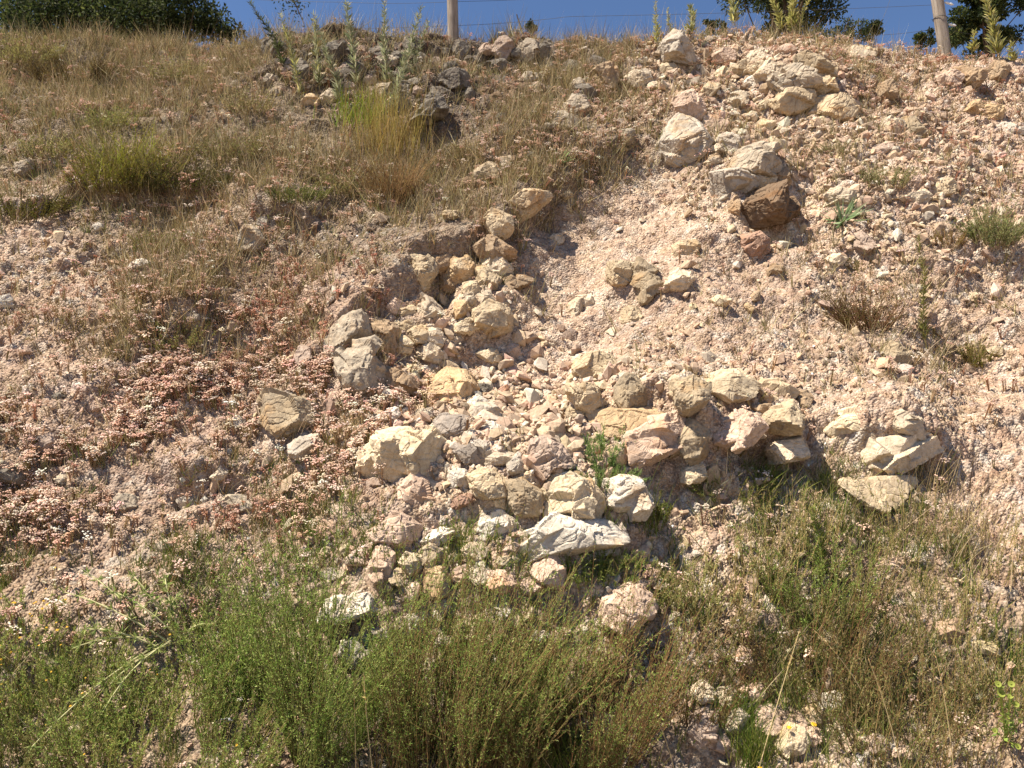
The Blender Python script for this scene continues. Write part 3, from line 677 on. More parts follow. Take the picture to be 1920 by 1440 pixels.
# ------------------------------------------------------------------ rocks
def ico(n):
    bm = bmesh.new(); bmesh.ops.create_icosphere(bm, subdivisions=n, radius=1.0)
    V = np.array([v.co[:] for v in bm.verts]); F = np.array([[v.index for v in f.verts] for f in bm.faces]); bm.free(); return norm(V), F
ICO = {n: ico(n) for n in (1, 2, 3, 4, 5, 6)}
def poly_radius(dirs, planes, p=16):
    s_ = 0
    if p >= 48:
        for n, h in planes: s_ = np.maximum(s_, dirs @ n / h)
        return 1.0 / s_
    for n, h in planes: s_ = s_ + np.maximum(dirs @ n / h, 0) ** p
    return s_ ** (-1.0 / p)
LANDMARKS = [('round wooden fence post', 850, 60), ('leaning wooden post', 1765, 50), ('chocolate-brown cube-like rock', 1440, 390), ('big light grey boulder', 1282, 270),
 ('pointed crest boulder', 1265, 95), ('grey-topped boulder', 660, 700), ('big cream boulder', 770, 850), ('orange faceted block', 845, 735), ('blue-grey boulder', 850, 805),
 ('lone olive-grey block', 545, 780), ('upright greenish slab', 1215, 520), ('dark hollow', 825, 530), ('smooth tan boulder', 925, 595), ('round white boulder', 1168, 930),
 ('long ochre ledge', 1170, 790), ('wide flat slab', 1660, 830), ('broad whitish slab', 1060, 1010), ('square pinkish boulder', 1175, 1140), ('dark twiggy shrub', 1620, 570),
 ('pale grey-green bush', 1865, 420), ('blue-green rosette', 1580, 410), ('crest boulder pile', 1500, 160), ('bright green grass clump', 680, 205), ('rosette on the scarp lip', 1055, 300),
 ('yellow-flowered bush', 220, 270), ('slender green weed', 1140, 860), ('olive standing rock', 1680, 670), ('paired grey rocks', 480, 440), ('flat white stone', 265, 492),
 ('sprawling thistle', 250, 1150), ('black weathered rocks', 800, 200), ('lime-flowered spurge', 1880, 1300), ('tall brown brush', 740, 380)]
USED = {}
def auto_label(col, px, py, wpx, hpx, T, me_=None, noun=None):
    area = wpx * hpx
    size = 'tiny' if area < 500 else 'small' if area < 1500 else 'medium' if area < 4500 else 'large'
    asp = wpx / max(hpx, 1)
    shp = 'flat' if asp > 2.0 else 'upright' if asp < .75 else 'blocky' if T > .7 else 'angular' if (wpx + hpx) % 2 < 1 else 'rounded'
    cand = sorted(LANDMARKS, key=lambda L: math.hypot(L[1] - px, L[2] - py))
    cand = [L for L in cand if math.hypot(L[1] - px, L[2] - py) > 18][:5]
    def rel(L):
        dx, dy = px - L[1], L[2] - py; d = math.hypot(dx, dy); a = math.degrees(math.atan2(dy, dx)) % 360
        w = ['to the right of', 'above and right of', 'above', 'above and left of', 'to the left of', 'below and left of', 'below', 'below and right of'][int((a + 22.5) // 45) % 8]
        q = 'close ' if d < 75 else '' if d < 190 else 'well '
        if q == 'well ' and w.startswith('to the'): w = w.replace('to the', 'out to the') ; q = ''
        return f'{q}{w} the {L[0]}'
    nn = noun or ('boulder' if size == 'large' and shp != 'flat' else 'slab' if shp == 'flat' and area > 1500 else 'stone')
    for L in cand:
        for sh_ in (shp,):
            l = f'{size} {shp} {CNAME[col]} {nn} {rel(L)}'
            if l not in USED and len(l.split()) <= 16: USED[l] = 1; return l
    for A in cand:
        for B in cand:
            if A is B: continue
            l = f'{size} {CNAME[col]} {nn} between the {A[0]} and the {B[0]}'
            if l not in USED and len(l.split()) <= 16: USED[l] = 1; return l
    return None
FOOT = []    # footprints kept free of grass
def make_rock(outline, col, T, seed, label, group=None):
    pts = np.array(outline, float); c2 = pts.mean(0)
    g = hit(*c2); cray = ray(*c2)
    Mn = norm(SN * 1.0 - cray * 0.75)
    def onto(px, py, O):
        d = ray(px, py); return EYE + d * (((O - EYE) @ Mn) / (d @ Mn))
    W0 = np.array([onto(*p, g) for p in pts]); size = math.sqrt(np.ptp(W0 @ RGT) * np.ptp(W0 @ np.cross(Mn, RGT)))
    th = T * size * 1.25; O = g + Mn * th * (0.02 + .14 * ((seed * 7) % 5) / 5)
    Wp = np.array([onto(*p, O) for p in pts]); C0 = Wp.mean(0)
    Sx = RGT; Sy = norm(np.cross(Mn, Sx))
    q = np.stack([(Wp - C0) @ Sx, (Wp - C0) @ Sy], 1)
    hull = q; cen = np.zeros(2)
    R = np.random.default_rng(seed); planes = []
    n = len(hull); ar = sum(hull[i][0] * hull[(i + 1) % n][1] - hull[(i + 1) % n][0] * hull[i][1] for i in range(n))
    for i in range(n):
        a, b = hull[i], hull[(i + 1) % n]; e = b - a; nn = np.array([e[1], -e[0]]) * (1 if ar > 0 else -1); nn = nn / (np.linalg.norm(nn) + 1e-9)
        h = max(nn @ a, size * .12) * 1.28
        up = R.uniform(.15, .75); dn = R.uniform(.1, .5)
        if nn[1] < -.3: up = R.uniform(-.18, .12)                     # downhill faces are steep
        if nn[1] > .3: up = R.uniform(.35, .9)
        v = nn[0] * Sx + nn[1] * Sy
        planes.append((norm(v + Mn * up), h / math.sqrt(1 + up * up))); planes.append((norm(v - Mn * dn), h / math.sqrt(1 + dn * dn)))
    tl = R.uniform(-.25, .25, 2); planes.append((norm(Mn + tl[0] * Sx + (tl[1] + .12) * Sy), th * .5))
    for k in range(2 + (size > .2)):
        tl = R.uniform(-.9, .9, 2); planes.append((norm(Mn + tl[0] * Sx + tl[1] * Sy), th * .5 * R.uniform(.95, 1.2)))
    planes.append((-Mn, th * .6))
    for k in range(4):                                              # chips knocked off
        d = norm(R.normal(size=3)); rr = poly_radius(d[None], planes)[0]; planes.append((norm(d + R.normal(0, .25, 3)), rr * R.uniform(.9, 1.03)))
    wpx = np.ptp(pts[:, 0]); lvl = 6 if wpx > 75 else 5 if wpx > 26 else 4 if wpx > 20 else 3
    V, F = ICO[lvl]; r = poly_radius(V, planes, 48)
    for cnt, lo_, hi_ in ((int(R.integers(5, 9)), .74, 1.10), (int(R.integers(14, 26)), .93, 1.03)):   # fractured faces
        sd_ = norm(R.normal(size=(cnt, 3))); near = np.argmax(V @ sd_.T + R.normal(0, .02, cnt), 1)
        rs = poly_radius(sd_, planes, 48); nn_ = norm(sd_ + R.normal(0, .42, (cnt, 3))); hh_ = np.einsum('ij,ij->i', sd_, nn_) * rs * R.uniform(.95, 1.02, cnt)
        pr = hh_[near] / np.maximum(np.einsum('ij,ij->i', V, nn_[near]), .25)
        r = r * np.clip(pr / r, lo_, hi_)
    Vv = V * r[:, None]; s_ = size
    off = R.uniform(0, 90, 3)
    ly = norm(R.normal(size=3) * .5 + Mn)                               # bedding direction
    n1 = fbm(Vv + off, 2.3 / s_, 3, .5, seed); n2 = fbm(Vv + off, 9.0 / s_, 4, .6, seed + 5)
    bed = np.abs(((Vv @ ly) / s_ * 7 + n1 * .8) % 1.0 - .5) * 2
    rid = 1 - np.abs(vnoise(Vv + off, 5.0 / s_, seed + 9))
    disp = .010 * n1 + .016 * n2 - .022 * (bed > .8) - .05 * np.clip(rid - .85, 0, 1) / .15 * (n1 > -.2)
    Vv = Vv * (1 + disp[:, None] * 1.15)
    Pw = Vv + C0
    ins = C0 - Mn * th * .45
    o = mesh_np('rock' if size > .16 else 'stone', Pw, F, None, M_ROCK, smooth=False, loc=ins)
    alb, cl = RC[col]; a = lin(alb); a = (a * .80 + .20 * a.mean() * np.array([1.08, 1.0, .88])) * (K_ALB + .04) * R.uniform(.9, 1.08)
    o.color = (float(a[0]), float(a[1]), float(a[2]), cl)
    tag(o, label, 'rock' if size > .16 else 'stone', group or 'rocks lying on the bank')
    FOOT.append((C0[0], C0[1], size * .5))
    return o
seed = 1
for crop, col, T, pts, label in ROCKS:
    ox, oy = ORIG.get(crop, (0, 0)); k = 3.0 if crop in ORIG else 1.0
    full = [(ox + x / k, oy + y / k) for x, y in pts]
    a = np.array(full); c = a.mean(0); w, h = np.ptp(a, axis=0)
    lb = label or auto_label(col, c[0], c[1], w, h, T)
    seed += 1
    make_rock(full, col, T, seed, lb or f'small {CNAME[col]} stone among the fallen rubble', None if lb else 'unlabelled rubble')

# ------------------------------------------------------------------ more fallen stones one can count (up to 300 of the kind)
R2 = random.Random(21)
AUTO = []
RIM = [(590, 115, 80, 35, 18), (700, 130, 90, 50, 18), (840, 150, 110, 60, 16), (920, 108, 120, 20, 18), (1000, 98, 60, 16, 9), (1050, 180, 110, 60, 14), (930, 320, 70, 40, 6)]
LOW = [(1480, 150, 130, 60, 11), (1350, 250, 120, 60, 5), (830, 1120, 230, 90, 20), (1430, 1350, 150, 60, 10), (700, 1180, 150, 80, 7)]
SZ = [7, 8, 9, 10, 12, 14, 17]
for zi, (ax, ay, aw, ah, an) in enumerate(AUTO + RIM + LOW):
    k = 0; tries = 0
    while k < an and tries < 400:
        tries += 1
        px, py = ax + R2.uniform(-aw, aw), ay + R2.uniform(-ah, ah); rr = R2.choice(SZ)
        if zi >= len(AUTO): rr = R2.choice([9, 12, 15, 18, 24])
        if zi >= len(AUTO) + len(RIM): rr = R2.choice([14, 18, 22, 28])
        if (py < 130 and zi < len(AUTO)) or py < 84 or px > 1900 or px < 10: continue
        g = hit(px, py)
        if any(math.hypot(g[0] - f[0], g[1] - f[1]) < f[2] * .8 + rr / 1200 for f in FOOT): continue
        m = R2.randint(5, 7); a0 = R2.uniform(0, 6); fl = R2.uniform(.5, .95)
        out = [(px + rr * R2.uniform(.8, 1.25) * math.cos(a0 + 6.283 * i / m), py + fl * rr * R2.uniform(.8, 1.2) * math.sin(a0 + 6.283 * i / m)) for i in range(m)]
        col = R2.choice(['pale', 'cream', 'tan', 'pink', 'white', 'lightgrey', 'mauve', 'pale'])
        if len(AUTO) <= zi < len(AUTO) + len(RIM): col = R2.choice(['dark', 'dark', 'grey', 'dark', 'choc', 'mauve'])
        T = R2.choice([.5, .6, .75]); seed += 1
        lb = auto_label(col, px, py, 2 * rr, 2 * rr * fl, T, noun='stone')
        if lb is None: continue
        make_rock(out, col, T, seed, lb); k += 1

# ------------------------------------------------------------------ where things may grow or lie
free = np.ones(len(X), bool)
for fx, fy, fr in FOOT:
    b_ = (np.abs(P[:, 0] - fx) < fr) & (np.abs(P[:, 1] - fy) < fr)
    ii = np.nonzero(b_)[0]; free[ii[np.hypot(P[ii, 0] - fx, P[ii, 1] - fy) < fr * .8]] = False
view = (PXa > -160) & (PXa < 2080) & (PYa < 1560) & (inz > .3)
DUv = du.reshape(-1, 3); DVv = dv.reshape(-1, 3)
def sample(dens, n):
    w = AREA * np.clip(dens, 0, None) * view; c = np.cumsum(w); i = np.searchsorted(c, rng.random(n) * c[-1])
    i = np.clip(i, 0, len(X) - 1)
    return i, P[i] + DUv[i] * rng.uniform(-.5, .5, (n, 1)) + DVv[i] * rng.uniform(-.5, .5, (n, 1))
def zone(px, py, rx, ry): return np.exp(-((PXa - px) / rx) ** 2 - ((PYa - py) / ry) ** 2)
patch = np.clip(.5 + 1.1 * fbm(P3, 1.7, 3, .6, 401), 0, 1.6); patch2 = np.clip(.45 + 1.3 * fbm(P3, 2.6, 3, .6, 431), 0, 1.8)

# ------------------------------------------------------------------ rubble and gravel
def chip(n, flat):
    """angular broken stone: hull of a few scattered corners"""
    bm = bmesh.new(); m = {1: 8, 2: 11, 3: 15}[n]
    Q = norm(rng.normal(size=(m, 3))) * rng.uniform(.75, 1.15, (m, 1)) * np.array([1.15, rng.uniform(.6, .9), flat])
    vs = [bm.verts.new(q) for q in Q]; r_ = bmesh.ops.convex_hull(bm, input=vs)
    bmesh.ops.delete(bm, geom=[v for v in bm.verts if not v.link_faces], context='VERTS')
    bmesh.ops.triangulate(bm, faces=bm.faces[:]); bmesh.ops.recalc_face_normals(bm, faces=bm.faces[:]); bm.verts.index_update()
    V = np.array([v.co[:] for v in bm.verts]); F = np.array([[v.index for v in f.verts] for f in bm.faces]); bm.free(); return V, F
pebC = [(232, 212, 182), (226, 198, 166), (236, 224, 204), (208, 174, 144), (216, 184, 152), (192, 166, 138), (228, 202, 162), (178, 152, 128), (224, 186, 160)]
def stones(name, label, n, lo, hi, pw, dens, tn, ntemp=10, cat='rubble'):
    acc = Acc(); i, Q = sample(dens, n); s_ = lo * (1 - rng.random(n) * (1 - (lo / hi) ** pw)) ** (-1 / pw)
    R_ = frames(NR[i] + rng.normal(0, .35, (n, 3)), rng.uniform(0, 6.28, n)); C = pick(pebC, n, .1) * K_ALB * 1.02
    C = C * .7 + (Cg[i] / K_ALB * .62) * .3 * 1.1
    Q = Q + NR[i] * (s_ * .25)[:, None]; T = rng.integers(0, ntemp, n)
    for k in range(ntemp):
        TV, TF = chip(tn, rng.uniform(.4, .8)); m = T == k
        scatter(acc, TV, TF, Q[m], R_[m], s_[m], C[m])
    o = acc.build(name, M_PEB); tag(o, label, cat, None, 'stuff')
fine = np.clip(stony, 0, 1) * (.35 + rough)
stones('rubble', 'broken stones strewn over the bank between the larger rocks', 5000, .014, .06, 2.1, (heap ** 2 * 2.2 + .11 * fine * np.clip(patch2, 0, 1.5)) * free * (SV[:, 6] > .3), 3)
stones('gravel', 'loose pinkish gravel covering the slide and the bare slope', 11000, .006, .018, 2.0, fine * free * patch2 + .08, 2, 8, 'gravel')
stones('grit', 'fine grit and crumbs of stone on the bare slope', 42000, .0028, .007, 1.6, fine * free * (.3 + patch) + .15, 1, 8, 'gravel')
# bright quartz chips glinting in the gravel
acc = Acc(); i, Q = sample(fine * free + .25, 260); s_ = rng.uniform(.003, .008, 260); TV, TF = chip(2, .5)
scatter(acc, TV, TF, Q + NR[i] * .006, frames(NR[i] + rng.normal(0, .3, (260, 3)), rng.uniform(0, 6, 260)), s_, np.full((260, 3), .86))
tag(acc.build('quartz_gravel', M_PEB), 'bright white quartz chips glinting among the gravel', 'gravel', None, 'stuff')

# ------------------------------------------------------------------ ground cover: stonecrop with pale flower heads
UPZ = np.array([0, 0, 1.0])
def stonecrop_template(k):
    a = Acc(); h = 1.0; OV, OF = ICO[1]
    for s_ in range(3):
        q = rng.normal(0, .12, 2); top = np.array([q[0], q[1], rng.uniform(.7, 1)])
        b0 = np.array([q[0] * .3, q[1] * .3, 0])
        sd = np.array([.03, 0, 0]); a.add([b0 - sd, b0 + sd, top + sd * .6, top - sd * .6], [(0, 1, 2), (0, 2, 3)], [-1, 0, 0])
        sd = np.array([0, .03, 0]); a.add([b0 - sd, b0 + sd, top + sd * .6, top - sd * .6], [(0, 1, 2), (0, 2, 3)], [-1, 0, 0])
        for j in range(7):
            c = top + np.array([rng.normal(0, .13), rng.normal(0, .13), rng.uniform(-.05, .04)]); r = rng.uniform(.035, .065)
            V = OV * r * np.array([1, 1, .6]) + c; m_ = rng.uniform(.75, 1.1)
            a.add(V, OF, np.array([m_, m_ * .98, m_ * .96]))
    for j in range(6):
        z = rng.uniform(.05, .6); an = rng.uniform(0, 6.28); c = np.array([math.cos(an) * .04, math.sin(an) * .04, z]); e = c + np.array([math.cos(an) * .12, math.sin(an) * .12, .05])
        w = np.array([-math.sin(an), math.cos(an), 0]) * .03
        a.add([c, (c + e) / 2 + w, e, (c + e) / 2 - w], [(0, 1, 2), (0, 2, 3)], [-1, 0, 0])
    return np.concatenate(a.V), np.concatenate(a.F), np.concatenate(a.C)
def stonecrop(name, label, n, dens, hpal, spal, h0, h1):
    acc = Acc(); i, Q = sample(dens, n); hh = rng.uniform(h0, h1, n)
    H = pick(hpal, n, .12); St = pick(spal, n, .15); T = rng.integers(0, 6, n)
    for k in range(6):
        TV, TF, TC = stonecrop_template(k); m = T == k; nn_ = int(m.sum())
        if not nn_: continue
        R_ = frames(UPZ + NR[i[m]] * .5 + rng.normal(0, .15, (nn_, 3)), rng.uniform(0, 6.28, nn_))
        V = np.einsum('nij,kj->nki', R_, TV) * hh[m][:, None, None] + Q[m][:, None, :]
        st = TC[:, 0] < 0
        cc = np.where(st[None, :, None], St[m][:, None, :], H[m][:, None, :] * np.abs(TC)[None])
        F = TF[None] + (np.arange(nn_) * len(TV))[:, None, None]
        acc.add(V.reshape(-1, 3), F.reshape(-1, 3), cc.reshape(-1, 3))
    tag(acc.build(name, M_DRY), label, 'ground cover', None, 'stuff')
sed = SV[:, 4]; red = SV[:, 7]
clump = np.clip(.15 + 1.6 * fbm(P3, 5.0, 3, .6, 450), 0, 2)
headC = [(236, 210, 190), (226, 196, 172), (240, 222, 204), (212, 178, 154), (230, 196, 176)]; stC = [(178, 148, 114), (158, 132, 98), (152, 138, 96), (176, 138, 108)]
stonecrop('stonecrop', 'low stonecrop with dried pinkish white flower heads', 7500, sed * (.10 + clump * patch ** 1.2) * (free * .9 + .1), headC, stC, .035, .085)
stonecrop('red_stonecrop', 'low stonecrop turning red and rust in patches', 1300, red * sed * np.clip(fbm(P3, 3.1, 3, .6, 470) * 2, 0, 2) * free,
          [(206, 164, 140), (214, 174, 150), (192, 138, 114)], [(170, 124, 100), (152, 112, 88), (176, 132, 102)], .03, .065)

# ------------------------------------------------------------------ dry grass, moss and small herbs
def grass(name, label, n, per, dens, pal_, l0, l1, wd, lean=.45, curl=.35, cat='grass'):
    acc = Acc(); i, Q = sample(dens, n); m = n * per; j = np.repeat(np.arange(n), per)
    base = Q[j] + rng.normal(0, .012, (m, 3)) * np.array([1, 1, .3]); cl = rng.normal(0, .18, (n, 3))
    D_ = norm(UPZ + NR[i[j]] * .25 + cl[j] + rng.normal(0, lean, (m, 3)) * np.array([1, 1, .3]))
    L = (rng.uniform(l0, l1, n)[j]) * rng.uniform(.45, 1.1, m)
    bend = norm(rng.normal(0, 1, (m, 3)) * np.array([1, 1, .2]) + np.array([0, -.2, -.35])) * (L * curl * rng.random(m))[:, None]
    blades(acc, base, D_, L, wd * rng.uniform(.6, 1.3, m), bend, pick(pal_, m, .16) * .9)
    tag(acc.build(name, M_DRY), label, cat, None, 'stuff')
gr = SV[:, 3]; gn = SV[:, 5]
strawP = [(200, 182, 138), (170, 150, 108), (148, 128, 90), (124, 106, 74), (192, 174, 140), (136, 128, 78), (112, 98, 68)]
grass('dry_grass', 'matted brown and straw coloured dry grass on the slope', 8500, 9, gr * (.15 + patch) * (PYa < 700) * (free * .85 + .15), strawP, .07, .27, .0032)
grass('grass_litter', 'flattened and broken straw matted on the upper slope', 3000, 6, gr * (.3 + patch2) * (PYa < 560), strawP, .05, .17, .0028, 2.2, .3)
grass('lower_dry_grass', 'thin straw coloured grass scattered over the lower slope', 1500, 7, gr * patch2 * (PYa >= 600) * free, strawP, .05, .20, .0022)
grass('crest_grass', 'wispy dry grass standing along the skyline', 520, 5, zone(1100, 80, 330, 22) * 1.0 + .8 * zone(500, 75, 120, 25) + .5 * zone(800, 80, 200, 20) + .25 * zone(1750, 85, 200, 20), strawP, .12, .34, .0026, .35)
greenP = [(104, 122, 46), (88, 104, 44), (128, 134, 60), (74, 92, 40), (140, 138, 70)]
grass('green_herbs', 'short green herbs and grass at the foot of the bank', 2600, 9, gn * patch2 * (PYa > 860) * (free * .7 + .3), greenP, .04, .15, .0026)
grass('upper_green_herbs', 'olive green herbs among the dry grass of the upper slope', 900, 8, gn * patch2 * (PYa < 560) * free, greenP + strawP[:3], .04, .14, .003)
mossP = [(122, 106, 48), (104, 84, 44), (136, 112, 54), (96, 74, 44)]
grass('moss', 'brown and olive moss cushions on the old slope surface', 3600, 10, sed * np.clip(fbm(P3, 4.2, 3, .6, 490) * 2.2, 0, 2) * (free * .8 + .2), mossP, .008, .028, .004, .9, .2, 'moss')
grass('sparse_gravel_herbs', 'tiny dry herbs dotting the bare gravel', 650, 7, stony * (PXa > 1150) * (.2 + patch2) * free, strawP + [(120, 110, 60)], .02, .07, .0026, .7)

# ------------------------------------------------------------------ plants, each a thing
def root(name, label, cat, P0, group=None):
    o = bpy.data.objects.new(name, None); COL.objects.link(o); o.location = Vector([float(a) for a in P0]); o.empty_display_size = .05
    return tag(o, label, cat, group)
def branch_paths(P0, n, h, spread, lean, up=1.0, away=None):
    out = []
    nc = n // 24 if n >= 250 else n; ca = rng.uniform(0, 6.283, nc); cr_ = np.sqrt(rng.random(nc)); ch = rng.uniform(.5, 1.0, nc) * (1 - .2 * cr_); cl_ = rng.normal(0, .16, (nc, 2))
    for k in range(n):
        q = int(rng.integers(0, nc)); a = ca[q] + rng.normal(0, .16); r = abs(cr_[q] + rng.normal(0, .07))
        b = P0 + np.array([math.cos(a) * spread[0] * r, math.sin(a) * spread[1] * r, 0]); b[2] = max(P0[2] - .06, P0[2] + (b[1] - P0[1]) * .9)
        d = norm(np.array([math.cos(a) * lean * r + rng.normal(0, .10), math.sin(a) * lean * r * .6 - .06 + rng.normal(0, .08), up]) + np.array([cl_[q, 0], cl_[q, 1] * .5, 0]))
        L = h * rng.uniform(.4, 1.12) * ch[q]; cv = rng.normal(0, .10, 3) * L; cv[2] = -abs(cv[2]) * .5
        t = np.linspace(0, 1, 6)[:, None]; out.append(b + d * L * t + cv * t * t)
    return out
def at_t(pts, t):
    f = t * (len(pts) - 1); i = np.minimum(f.astype(int), len(pts) - 2); w = (f - i)[:, None]; return pts[i] * (1 - w) + pts[i + 1] * w, norm(pts[i + 1] - pts[i])
def broom(name, label, cat, px, py, h, spread, n, per, pal_, leafL, leafW, stemC, lean=.5, twigs=5, stem_r=.0014, group=None, t0=.12, up_leaf=1.0, P0=None):
    P0 = hit(px, py) if P0 is None else P0
    o = root(name, label, cat, P0, group); st = Acc(); lf = Acc()
    Pl, Dl, Ll = [], [], []
    for pts in branch_paths(P0, n, h, spread, lean):
        L = np.linalg.norm(pts[-1] - pts[0]); tube(st, pts, np.linspace(stem_r, stem_r * .35, len(pts)), pick([stemC], 1)[0], 3)
        segs = [(pts, per)]
        for q in range(twigs):
            t = rng.uniform(.2, .92); p, d = at_t(pts, np.array([t])); dd = norm(d[0] + rng.normal(0, .38, 3)); l = L * rng.uniform(.1, .3) * (1.15 - t)
            tw = p[0] + dd * l * np.linspace(0, 1, 3)[:, None] + np.array([0, 0, .12 * l]) * (np.linspace(0, 1, 3)[:, None] ** 2)
            tube(st, tw, stem_r * .4, pick([stemC], 1)[0], 3); segs.append((tw, max(3, int(per * .3))))
        for pp, c in segs:
            t = rng.uniform(t0 if pp is pts else 0, 1, c); p, d = at_t(pp, t); Pl.append(p); Dl.append(norm(d * up_leaf + rng.normal(0, .55, (c, 3)))); Ll.append(np.full(c, 1.0))
    Pl, Dl = np.concatenate(Pl), np.concatenate(Dl); m = len(Pl)
    leaves(lf, Pl, Dl, leafL * rng.uniform(.5, 1.3, m), np.full(m, leafW) * rng.uniform(.6, 1.3, m), pick(pal_, m, .14), .25)
    st.build('stems', M_STEM, loc=P0, parent=o); lf.build('foliage', M_LEAF, loc=P0, parent=o)
    return o
bg1 = [(146, 170, 78), (124, 154, 66), (166, 182, 98), (106, 134, 58), (180, 186, 116), (144, 148, 82)]
bg2 = [(132, 146, 74), (152, 150, 90), (158, 142, 98), (112, 122, 66), (172, 166, 112)]
brn = [(118, 92, 60), (96, 84, 48), (136, 112, 72), (104, 96, 50)]
FG = 'feathery green bushes at the foot of the bank'
broom('green_bush', 'big feathery green bush filling the bottom centre, in front of the whitish slab', 'bush', 800, 1428, .78, (.28, .15), 400, 40, bg1, .011, .0022, (112, 90, 56), .42, 6, group=FG)
broom('brown_green_bush', 'brown-stemmed green bush joined to the right side of the biggest bush', 'bush', 1050, 1428, .70, (.24, .14), 330, 30, bg1 + bg2[:3] + brn[2:3], .011, .0022, (104, 76, 48), .5, 7, group=FG)
broom('green_bush', 'feathery bright green bush at the bottom, left of the biggest one', 'bush', 550, 1428, .84, (.26, .14), 330, 46, bg1[:5], .011, .0022, (100, 98, 50), .4, 6, group=FG)
broom('wispy_green_bush', 'thin wispy green stems standing above the biggest bush over pale stones', 'bush', 820, 1350, .60, (.52, .06), 95, 40, bg1, .012, .0022, (120, 112, 60), .12, 5, group=FG)
broom('green_bush', 'low feathery green bush at the bottom beside the yellow flowers', 'bush', 330, 1430, .34, (.34, .14), 300, 26, bg1 + [(142, 140, 70)], .010, .0022, (110, 96, 56), .6, 5, group=FG)
broom('green_bush', 'small olive bush in the bottom left corner of the slope', 'bush', 60, 1430, .20, (.22, .12), 170, 24, bg2, .010, .0024, (110, 92, 56), .6, 5, group=FG)
broom('brown_bush', 'brownish bush with dark shaded base at lower right', 'bush', 1510, 1265, .44, (.24, .12), 190, 22, bg2 + brn, .010, .0022, (96, 70, 44), .75, 6, group=FG)
broom('green_bush', 'slender green spires behind the brownish bush', 'bush', 1530, 1160, .48, (.14, .10), 90, 34, bg1, .011, .0022, (104, 96, 50), .35, 5, group=FG)
broom('green_bush', 'grassy green bush in the bottom right below the gravel', 'bush', 1740, 1400, .40, (.28, .12), 190, 24, bg2 + brn[:2], .012, .0022, (112, 90, 56), .4, 5, group=FG)
broom('brown_bush', 'dead brown bush spreading right of the square pinkish boulder', 'bush', 1265, 1310, .27, (.22, .12), 190, 12, brn + bg2[:2], .009, .002, (92, 66, 42), .8, 7, group=FG)
broom('twiggy_shrub', 'dark twiggy half-dead shrub alone on the right gravel', 'shrub', 1625, 615, .30, (.10, .06), 150, 12, [(104, 100, 46), (120, 96, 60), (90, 84, 44), (118, 110, 60)], .010, .003, (96, 66, 46), 1.0, 5, stem_r=.002)
broom('grey_green_bush', 'rounded pale grey-green bush at the right edge of the slope', 'bush', 1862, 455, .30, (.12, .06), 170, 26, [(140, 146, 92), (124, 130, 78), (158, 160, 112), (110, 112, 66)], .012, .0034, (120, 104, 70), .75, 4)
broom('silvery_herb', 'silvery green spreading herb above the slanting tan stone', 'plant', 1665, 345, .20, (.12, .06), 100, 16, [(136, 138, 92), (154, 154, 110), (118, 116, 74)], .012, .003, (120, 98, 66), .9, 4)
broom('silvery_herb', 'sparse silvery herb below the crest boulder pile', 'plant', 1575, 290, .15, (.12, .05), 60, 14, [(140, 140, 98), (150, 140, 100)], .012, .003, (128, 104, 72), .9, 4)
broom('dry_herb', 'greenish dry herb just uphill of the dark twiggy shrub', 'plant', 1610, 505, .13, (.08, .05), 60, 16, [(132, 128, 74), (116, 110, 58)], .010, .003, (120, 92, 60), .9, 4)
broom('dry_herb', 'small yellow-green tuft right of the olive standing rock', 'plant', 1832, 680, .16, (.06, .05), 90, 14, [(116, 116, 50), (140, 128, 66), (98, 96, 42)], .012, .0028, (120, 92, 60), .7, 4)
broom('dry_herb', 'low brown herb between the pale grey-green bush and the rosette', 'plant', 1775, 455, .10, (.08, .04), 60, 12, [(128, 116, 62), (136, 104, 64)], .009, .003, (120, 92, 60), .9, 4)
broom('yellow_green_bush', 'bush with yellow-green sprays on the upper left slope', 'bush', 215, 355, .46, (.27, .10), 249, 20, [(134, 130, 42), (118, 120, 44), (104, 108, 42), (146, 134, 58), (92, 92, 40)], .012, .0034, (110, 92, 50), .75, 4, group='bushes on the upper left slope')
broom('dark_bush', 'dark low bush casting shade right of the yellow-green sprays', 'bush', 330, 358, .31, (.26, .08), 248, 18, [(84, 86, 38), (98, 90, 44), (70, 72, 34)], .012, .004, (80, 62, 40), .9, 4, group='bushes on the upper left slope')
broom('dark_bush', 'dark olive bush at the left edge above the gravel', 'bush', 45, 405, .20, (.20, .08), 200, 18, [(96, 94, 36), (84, 84, 36), (112, 104, 46)], .012, .004, (86, 66, 42), .9, 4, group='bushes on the upper left slope')
broom('dark_bush', 'dark brown bush below the trees at the upper left', 'bush', 140, 150, .28, (.34, .10), 300, 16, [(104, 88, 50), (92, 78, 46), (122, 108, 60)], .012, .004, (86, 62, 42), .9, 4, group='bushes on the upper left slope')
broom('pale_bush', 'pale yellowish bush under the trees in the top left corner', 'bush', 45, 120, .34, (.26, .10), 240, 22, [(170, 164, 100), (150, 150, 88), (186, 174, 120), (128, 126, 66)], .013, .004, (130, 110, 66), .7, 4, group='bushes on the upper left slope')
UL = 'straggly olive and straw bushes on the upper left slope'
